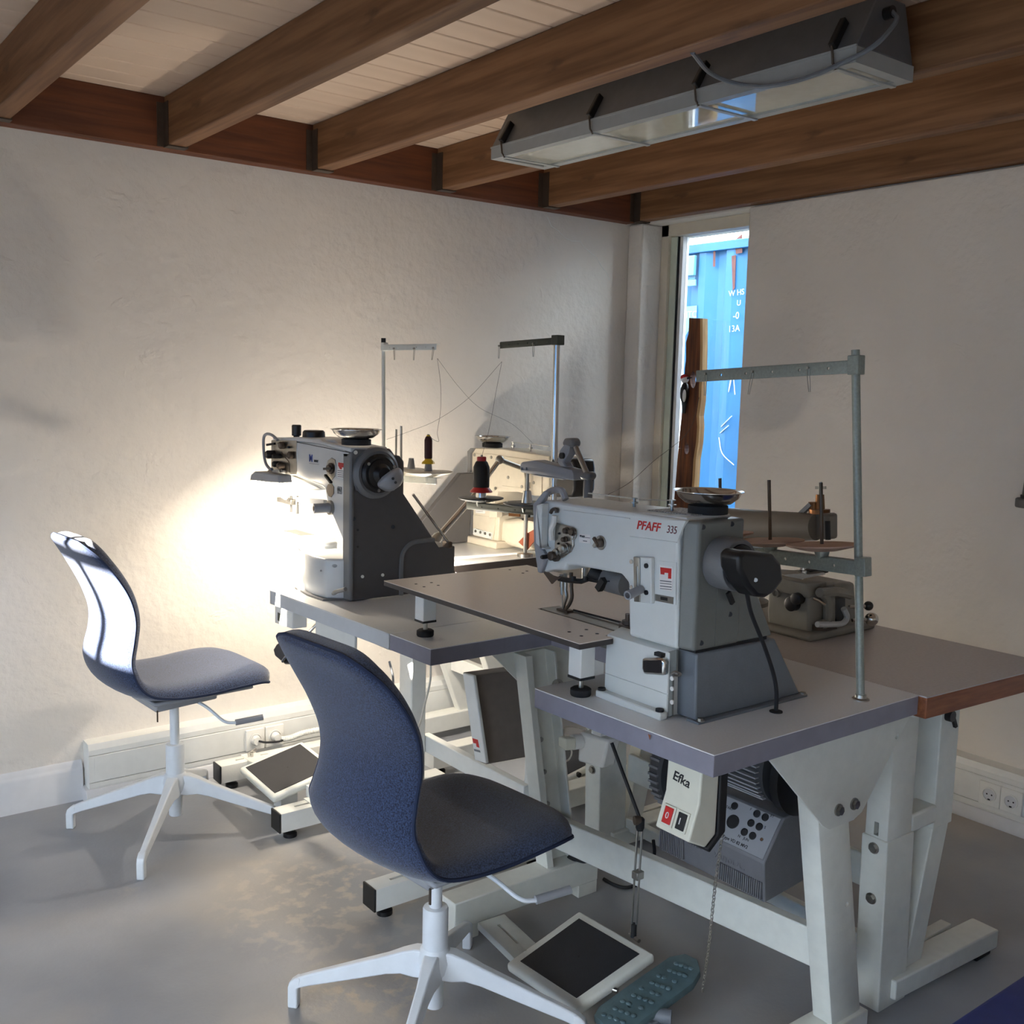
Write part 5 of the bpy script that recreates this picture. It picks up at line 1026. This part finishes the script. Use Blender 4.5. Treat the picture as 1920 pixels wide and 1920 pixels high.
put('lower_fork', G().cyl(r0-V((0, 0, .012)), r0+V((0, 0, .022)), .0075, n=12), inkb, t); put('fork_bolt', G().cyl(r0+V((-.002, -.022, -.012)), r0+V((.002, .016, -.012)), .005, n=10), steel, t)
# pedals
def pedal(label, L, T, R, B, th, matin, arms, loc):
    t = thing('foot_pedal', label, 'pedal', loc); L, T, R, B = map(V, (L, T, R, B)); c = (L+T+R+B)/4; n = (T-L).cross(B-L).normalized(); n = n if n.z > 0 else -n
    put('pedal_plate', G().prism([L, T, R, B], -n*th), frame, t, bev=.009, seg=3)
    I = [c+(p-c)*matin for p in (L, T, R, B)]; put('rubber_mat', G().prism(I, n*.0022), 'mat_rubber', t, bev=.002); put('mat_screw', G().cyl(c+n*.002, c+n*.003, .0035, n=8), inkb, t)
    for p, q, w_ in arms: put('mounting_arm', G().bar(p, q, w_, .02), frame, t, bev=.003)
    return t, n
t, n = pedal('square foot pedal with black rubber mat under the cut-out table', az(948, 1805, .055), az(1086, 1706, .105), az(1228, 1788, .105), az(1080, 1893, .055), .026, .80, [(V((1.535, 2.045, .050)), V((1.525, 1.87, .035)), .085)], (1.58, 1.78, .02))
cut([c_ for c_ in t.children if c_.name.startswith('mounting_arm')][0], G().bar(V((1.534, 2.01, .06)), V((1.528, 1.92, .052)), .008, .02)); put('stand_plate', G().box((1.50, 1.70, 0), (1.66, 1.86, .012)), frame, t, bev=.002); put('stand_post', G().box((1.55, 1.74, .01), (1.61, 1.80, .06)), frame, t)
for x, y in ((985, 1772), (1204, 1783)): q = az(x, y, .08); cut([c_ for c_ in t.children if c_.name.startswith('pedal_plate')][0], G().cyl(q-n*.05, q+n*.05, .004, n=10))
put('side_bolt', G().cyl(az(1156, 1857, .06)+V((-.004, .01, 0)), az(1156, 1857, .06)+V((.001, -.003, 0)), .007, n=12), chrome, t)
t, n = pedal('beige foot pedal with dark mat between the white floor bars by the wall', V((1.338, 2.965, .118)), V((1.352, 3.27, .118)), V((1.59, 3.27, .168)), V((1.57, 2.965, .168)), .024, .86, [(V((1.46, 3.255, .106)), V((1.46, 3.372, .088)), .07)], (1.46, 3.13, 0))
put('pivot_bracket', G().box((1.455, 2.948, .096), (1.505, 2.966, .135)), framew, t, bev=.002); put('stand_post', G().box((1.43, 3.1, 0), (1.49, 3.16, .12)), framew, t); put('pivot_bolt', G().cyl((1.48, 2.950, .122), (1.48, 2.943, .122), .007, n=10), chrome, t)
q = V((1.46, 2.915, .0945)); put('clamp_plate', G().box((1.44, 2.89, .0945), (1.50, 2.952, .098)), framew, t, bev=.001); put('wing_nut', G().cyl(q, q+V((0, 0, .02)), .005, n=10).bar(q+V((-.015, 0, .012)), q+V((.015, .004, .026)), .004, .012), chrome, t)
fy = az(1172, 1490, 0).y; pc = az(1082, 1428, .12); t, n = pedal('cream foot pedal with dark mat on the floor under the corner table', pc+V((-.13, .13, -.03)), pc+V((.10, .13, .02)), V((pc.x+.13, fy+.052, pc.z+.02)), V((pc.x-.13, fy+.052, pc.z-.03)), .026, .84, [(V((pc.x, fy+.06, pc.z-.045)), V((pc.x, fy+.033, pc.z-.045)), .07)], pc+V((0, 0, -.12)))
put('stand_post', G().box(tuple(pc+V((-.03, -.03, -pc.z))), tuple(pc+V((.03, .03, -.03)))), frame, t); put('pivot_bush', G().cyl(V((pc.x-.04, fy+.056, pc.z-.022)), V((pc.x-.04, fy+.045, pc.z-.022)), .009, n=14), inkb, t)
fy = az(1172, 1490, 0).y; t = thing('floor_bar', 'beige floor bar on a round black foot behind the motor', 'bar', (2.3, fy, 0)); put('bar', G().box((1.98, fy-.035, .03), (2.56, fy+.035, .095)), frame, t, bev=.003)
for x in (2.507, 2.03): levelling(t, x, fy, .031, .026)
# teal studded treadle
t = thing('foot_treadle', 'teal studded metal treadle beside the square pedal', 'pedal', az(1215, 1850, .0))
o_ = [(1113, 1903, .05), (1122, 1887, .05), (1180, 1845, .07), (1255, 1793, .09), (1285, 1787, .095), (1308, 1798, .095), (1313, 1820, .09), (1300, 1842, .085), (1215, 1905, .06), (1190, 1925, .055), (1150, 1935, .05)]
top = [az(*p) for p in o_]; nn = V((0, 0, 0))
for i in range(len(top)): nn += (top[i]-top[0]).cross(top[(i+1) % len(top)]-top[0])
nn = nn.normalized(); nn = nn if nn.z > 0 else -nn
tp_ = put('treadle_plate', G().prism(top, -nn*.02), teal, t, bev=.004)
for x, y, z, r_ in ((1280, 1811, .09, .006), (1181, 1887, .06, .005)): q = az(x, y, z); cut(tp_, G().cyl(q-nn*.06, q+nn*.06, r_, n=12))
sd0 = None; A0, A1, A2 = az(1132, 1902, .053), az(1278, 1800, .094), az(1178, 1920, .055)
for i in range(9):
    for j in range(4):
        if (i, j) in ((4, 1), (6, 2), (2, 2)): continue
        u, v = i/8.6, j/3.6; p = A0+(A1-A0)*u+(A2-A0)*v*(.95-.25*u)
        if i % 2: p = p+(A2-A0)*.08
        if sd0 is None:
            sd0 = put('stud', G().sphere(p, .0068, (1, 1, .55), 10, 6), teal, t); sp0 = p
        else:
            o = sd0.copy(); COL.objects.link(o); o.parent = t; o.location = p-sp0
pv = az(1240, 1908, .045); put('pivot', G().cyl(pv+V((-.03, .05, 0)), pv+V((.02, -.012, 0)), .016, n=18), pfb, t); put('pivot_foot', G().box((pv.x-.03, pv.y+.0, 0), (pv.x+.02, pv.y+.05, .04)), pfb, t, bev=.003)
# junction box, plug and leads under the cut-out table
J = lambda x, y, X=1.83: ax(x, y, X); jb = J(1112, 1405)
t = thing('junction_box', 'white junction box with socket under the cut-out table', 'junction box', (1.85, jb.y, J(1112, 1440).z))
put('housing', G().prism([J(x, y) for x, y in ((1085, 1372), (1140, 1388), (1128, 1442), (1082, 1428))], (.05, 0, 0)), whitepl, t, bev=.008); q = J(1078, 1392, 1.81)
put('socket_face', G().cyl(q+V((.02, 0, 0)), q+V((-.006, .004, 0)), .021, n=20), whitepl, t); put('mount_strip', G().box((1.84, jb.y-.02, J(1112, 1380).z), (1.88, jb.y+.02, .757)), whitepl, t)
t = thing('power_plug', 'cream plug with black lead in the junction box', 'plug', q-V((.03, 0, .02))); put('plug_body', G().prism([q+V((-.008, y, z)) for y, z in ((-.015, -.016), (.017, -.012), (.017, .016), (-.015, .018))], (-.028, .012, 0)), efkac, t, bev=.003)
p2 = q+V((-.03, .018, 0)); put('lead', G().tube(spline([p2, J(1062, 1396, 1.84), J(1050, 1405, 1.862), J(1042, 1424, 1.872)]), .0045, 8), rubber, t)
def cord(label, pts, r, m, cat='cable'): return tag(put('cable', G().tube(spline(pts, 8), r, 8), m), label, cat)
cord('white cord looping under the junction box', [J(1100, 1368, 1.86), J(1065, 1362, 1.865), J(1048, 1370, 1.868), J(1038, 1380, 1.872)], .003, cordw)
cord('thin white cord hanging in a loop beside the cream plug', [J(1050, 1366, 1.86), J(1064, 1395, 1.86), J(1072, 1410, 1.84), J(1064, 1426, 1.84), J(1040, 1430, 1.86)], .0025, cordw)
cord('black cable coiled behind the slanted table leg', [p_ if p_.z > .121 else az(x_, y_, .121) for x_, y_, p_ in ((x_, y_, ax(x_, y_, X_)) for x_, y_, X_ in ((1050, 1562, 1.90), (1085, 1558, 1.91), (1110, 1578, 1.91), (1113, 1602, 1.91), (1096, 1616, 1.90), (1066, 1606, 1.89), (1082, 1612, 1.885), (1100, 1592, 1.885), (1092, 1572, 1.885), (1052, 1570, 1.885)))], .0045, rubber)
cord('black cable lying on the floor below the motor', [az(1132, 1648, .006), az(1150, 1658, .006), az(1175, 1664, .006), az(1203, 1654, .007), az(1220, 1630, .03), az(1227, 1600, .08), az(1225, 1575, .12)], .005, rubber)
cord('white cord hanging from the light table to the floor', [ax(808, 1240, 1.78), ax(806, 1280, 1.78), ax(795, 1325, 1.782), ax(785, 1362, 1.785), ax(768, 1378, 1.785), ax(770, 1400, 1.785)], .0035, cordw)
cord('grey cord hanging beside the white column', [ax(730, 1240, 1.74), ax(737, 1270, 1.74), ax(735, 1300, 1.76), ax(728, 1330, 1.78)], .004, inkg)
# knee lever, control panel and controller under the light table
q = ax(532, 1222, 1.40); t = thing('knee_lever', 'black knee lever pad on a chrome rod under the light table', 'knee lever', q-V((0, 0, .03)))
put('pad', G().prism([ax(x, y, 1.39) for x, y in ((512, 1218), (518, 1208), (542, 1190), (552, 1202), (556, 1236), (542, 1246), (534, 1246), (515, 1230))], (.022, 0, 0)), blackp, t, bev=.004)
put('rod', G().tube([ax(530, 1240, 1.385), ax(541, 1225, 1.385), ax(545, 1222, 1.39), V((1.46, 2.88, .70)), V((1.46, 2.86, .757))], .0052, 10), chrome, t)
t = thing('control_panel', 'small white control panel with dark display under the light table edge', 'control panel', ax(530, 1150, 1.35)-V((0, 0, .02)))
put('housing', G().prism([ax(x, y, 1.348) for x, y in ((515, 1134), (548, 1149), (548, 1180), (515, 1168))], (.05, 0, 0)), whitepl, t, bev=.003); put('display', G().prism([ax(x, y, 1.3475) for x, y in ((521, 1148), (531, 1153), (531, 1168), (521, 1163))], (-.001, 0, 0)), greend, t)
X_ = 1.70; t = thing('motor_controller', 'tall white controller box with red mark under the light table', 'controller', (1.78, ax(900, 1420, X_).y, .36))
put('front_cover', G().prism([ax(x, y, X_) for x, y in ((867, 1262), (887, 1267), (911, 1432), (890, 1425))], (.012, 0, 0)), white, t, bev=.003)
put('housing', G().prism([ax(x, y, X_+.012) for x, y in ((867, 1260), (887, 1267), (911, 1434), (890, 1425))], (.15, -.02, 0)), under, t, bev=.004)
put('red_mark', G().prism([ax(x, y, X_) for x, y in ((886, 1384), (896, 1387), (899, 1402), (894, 1400), (893, 1394), (888, 1393))], (-.001, 0, 0)), red, t); put('mark_print', G().prism([ax(x, y, X_) for x, y in ((889, 1404), (900, 1407), (901, 1411), (890, 1408))], (-.001, 0, 0)), inkg, t)
put('hanger', G().box((1.76, ax(880, 1262, X_).y-.02, .66), (1.80, ax(880, 1262, X_).y+.02, .7125)), framew, t)
# blue vinyl box at the near right, and the tool on the window wall
t = thing('storage_box', 'blue vinyl box on the floor near the beech-edged table', 'box', (2.2, .62, 0))
put('body', G().box((1.62, .35, 0), (2.75, .885, .285)), blubox, t, bev=.02, seg=3); put('lid', G().box((1.61, .34, .285), (2.76, .895, .31)), blubox, t, bev=.01, seg=3)
WX = XR-.05; q = ax(1917, 950, WX); t = thing('wall_tool', 'slim dark pole with a round foot plate mounted on the window wall', 'wall fixture', q)
put('disc', G().lathe(q-V((0, .03, 0)), (0, 0, 1), [(.048, 0), (.05, .004), (.05, .026), (.046, .03)], 32), m1d, t)
put('housing', G().cyl(q+V((0, -.03, .03)), q+V((0, -.035, .20)), .032, .026, 20), greend, t); put('collar', G().cyl(q+V((0, -.03, .026)), q+V((0, -.03, .04)), .036, n=20), inkb, t); put('pole', G().cyl(q+V((0, -.035, .20)), q+V((0, -.045, .46)), .024, .018, 18), m1d, t)
put('wall_bracket', G().box((WX, q.y-.05, q.z+.30), (XR, q.y-.02, q.z+.34)), steel_dk, t)
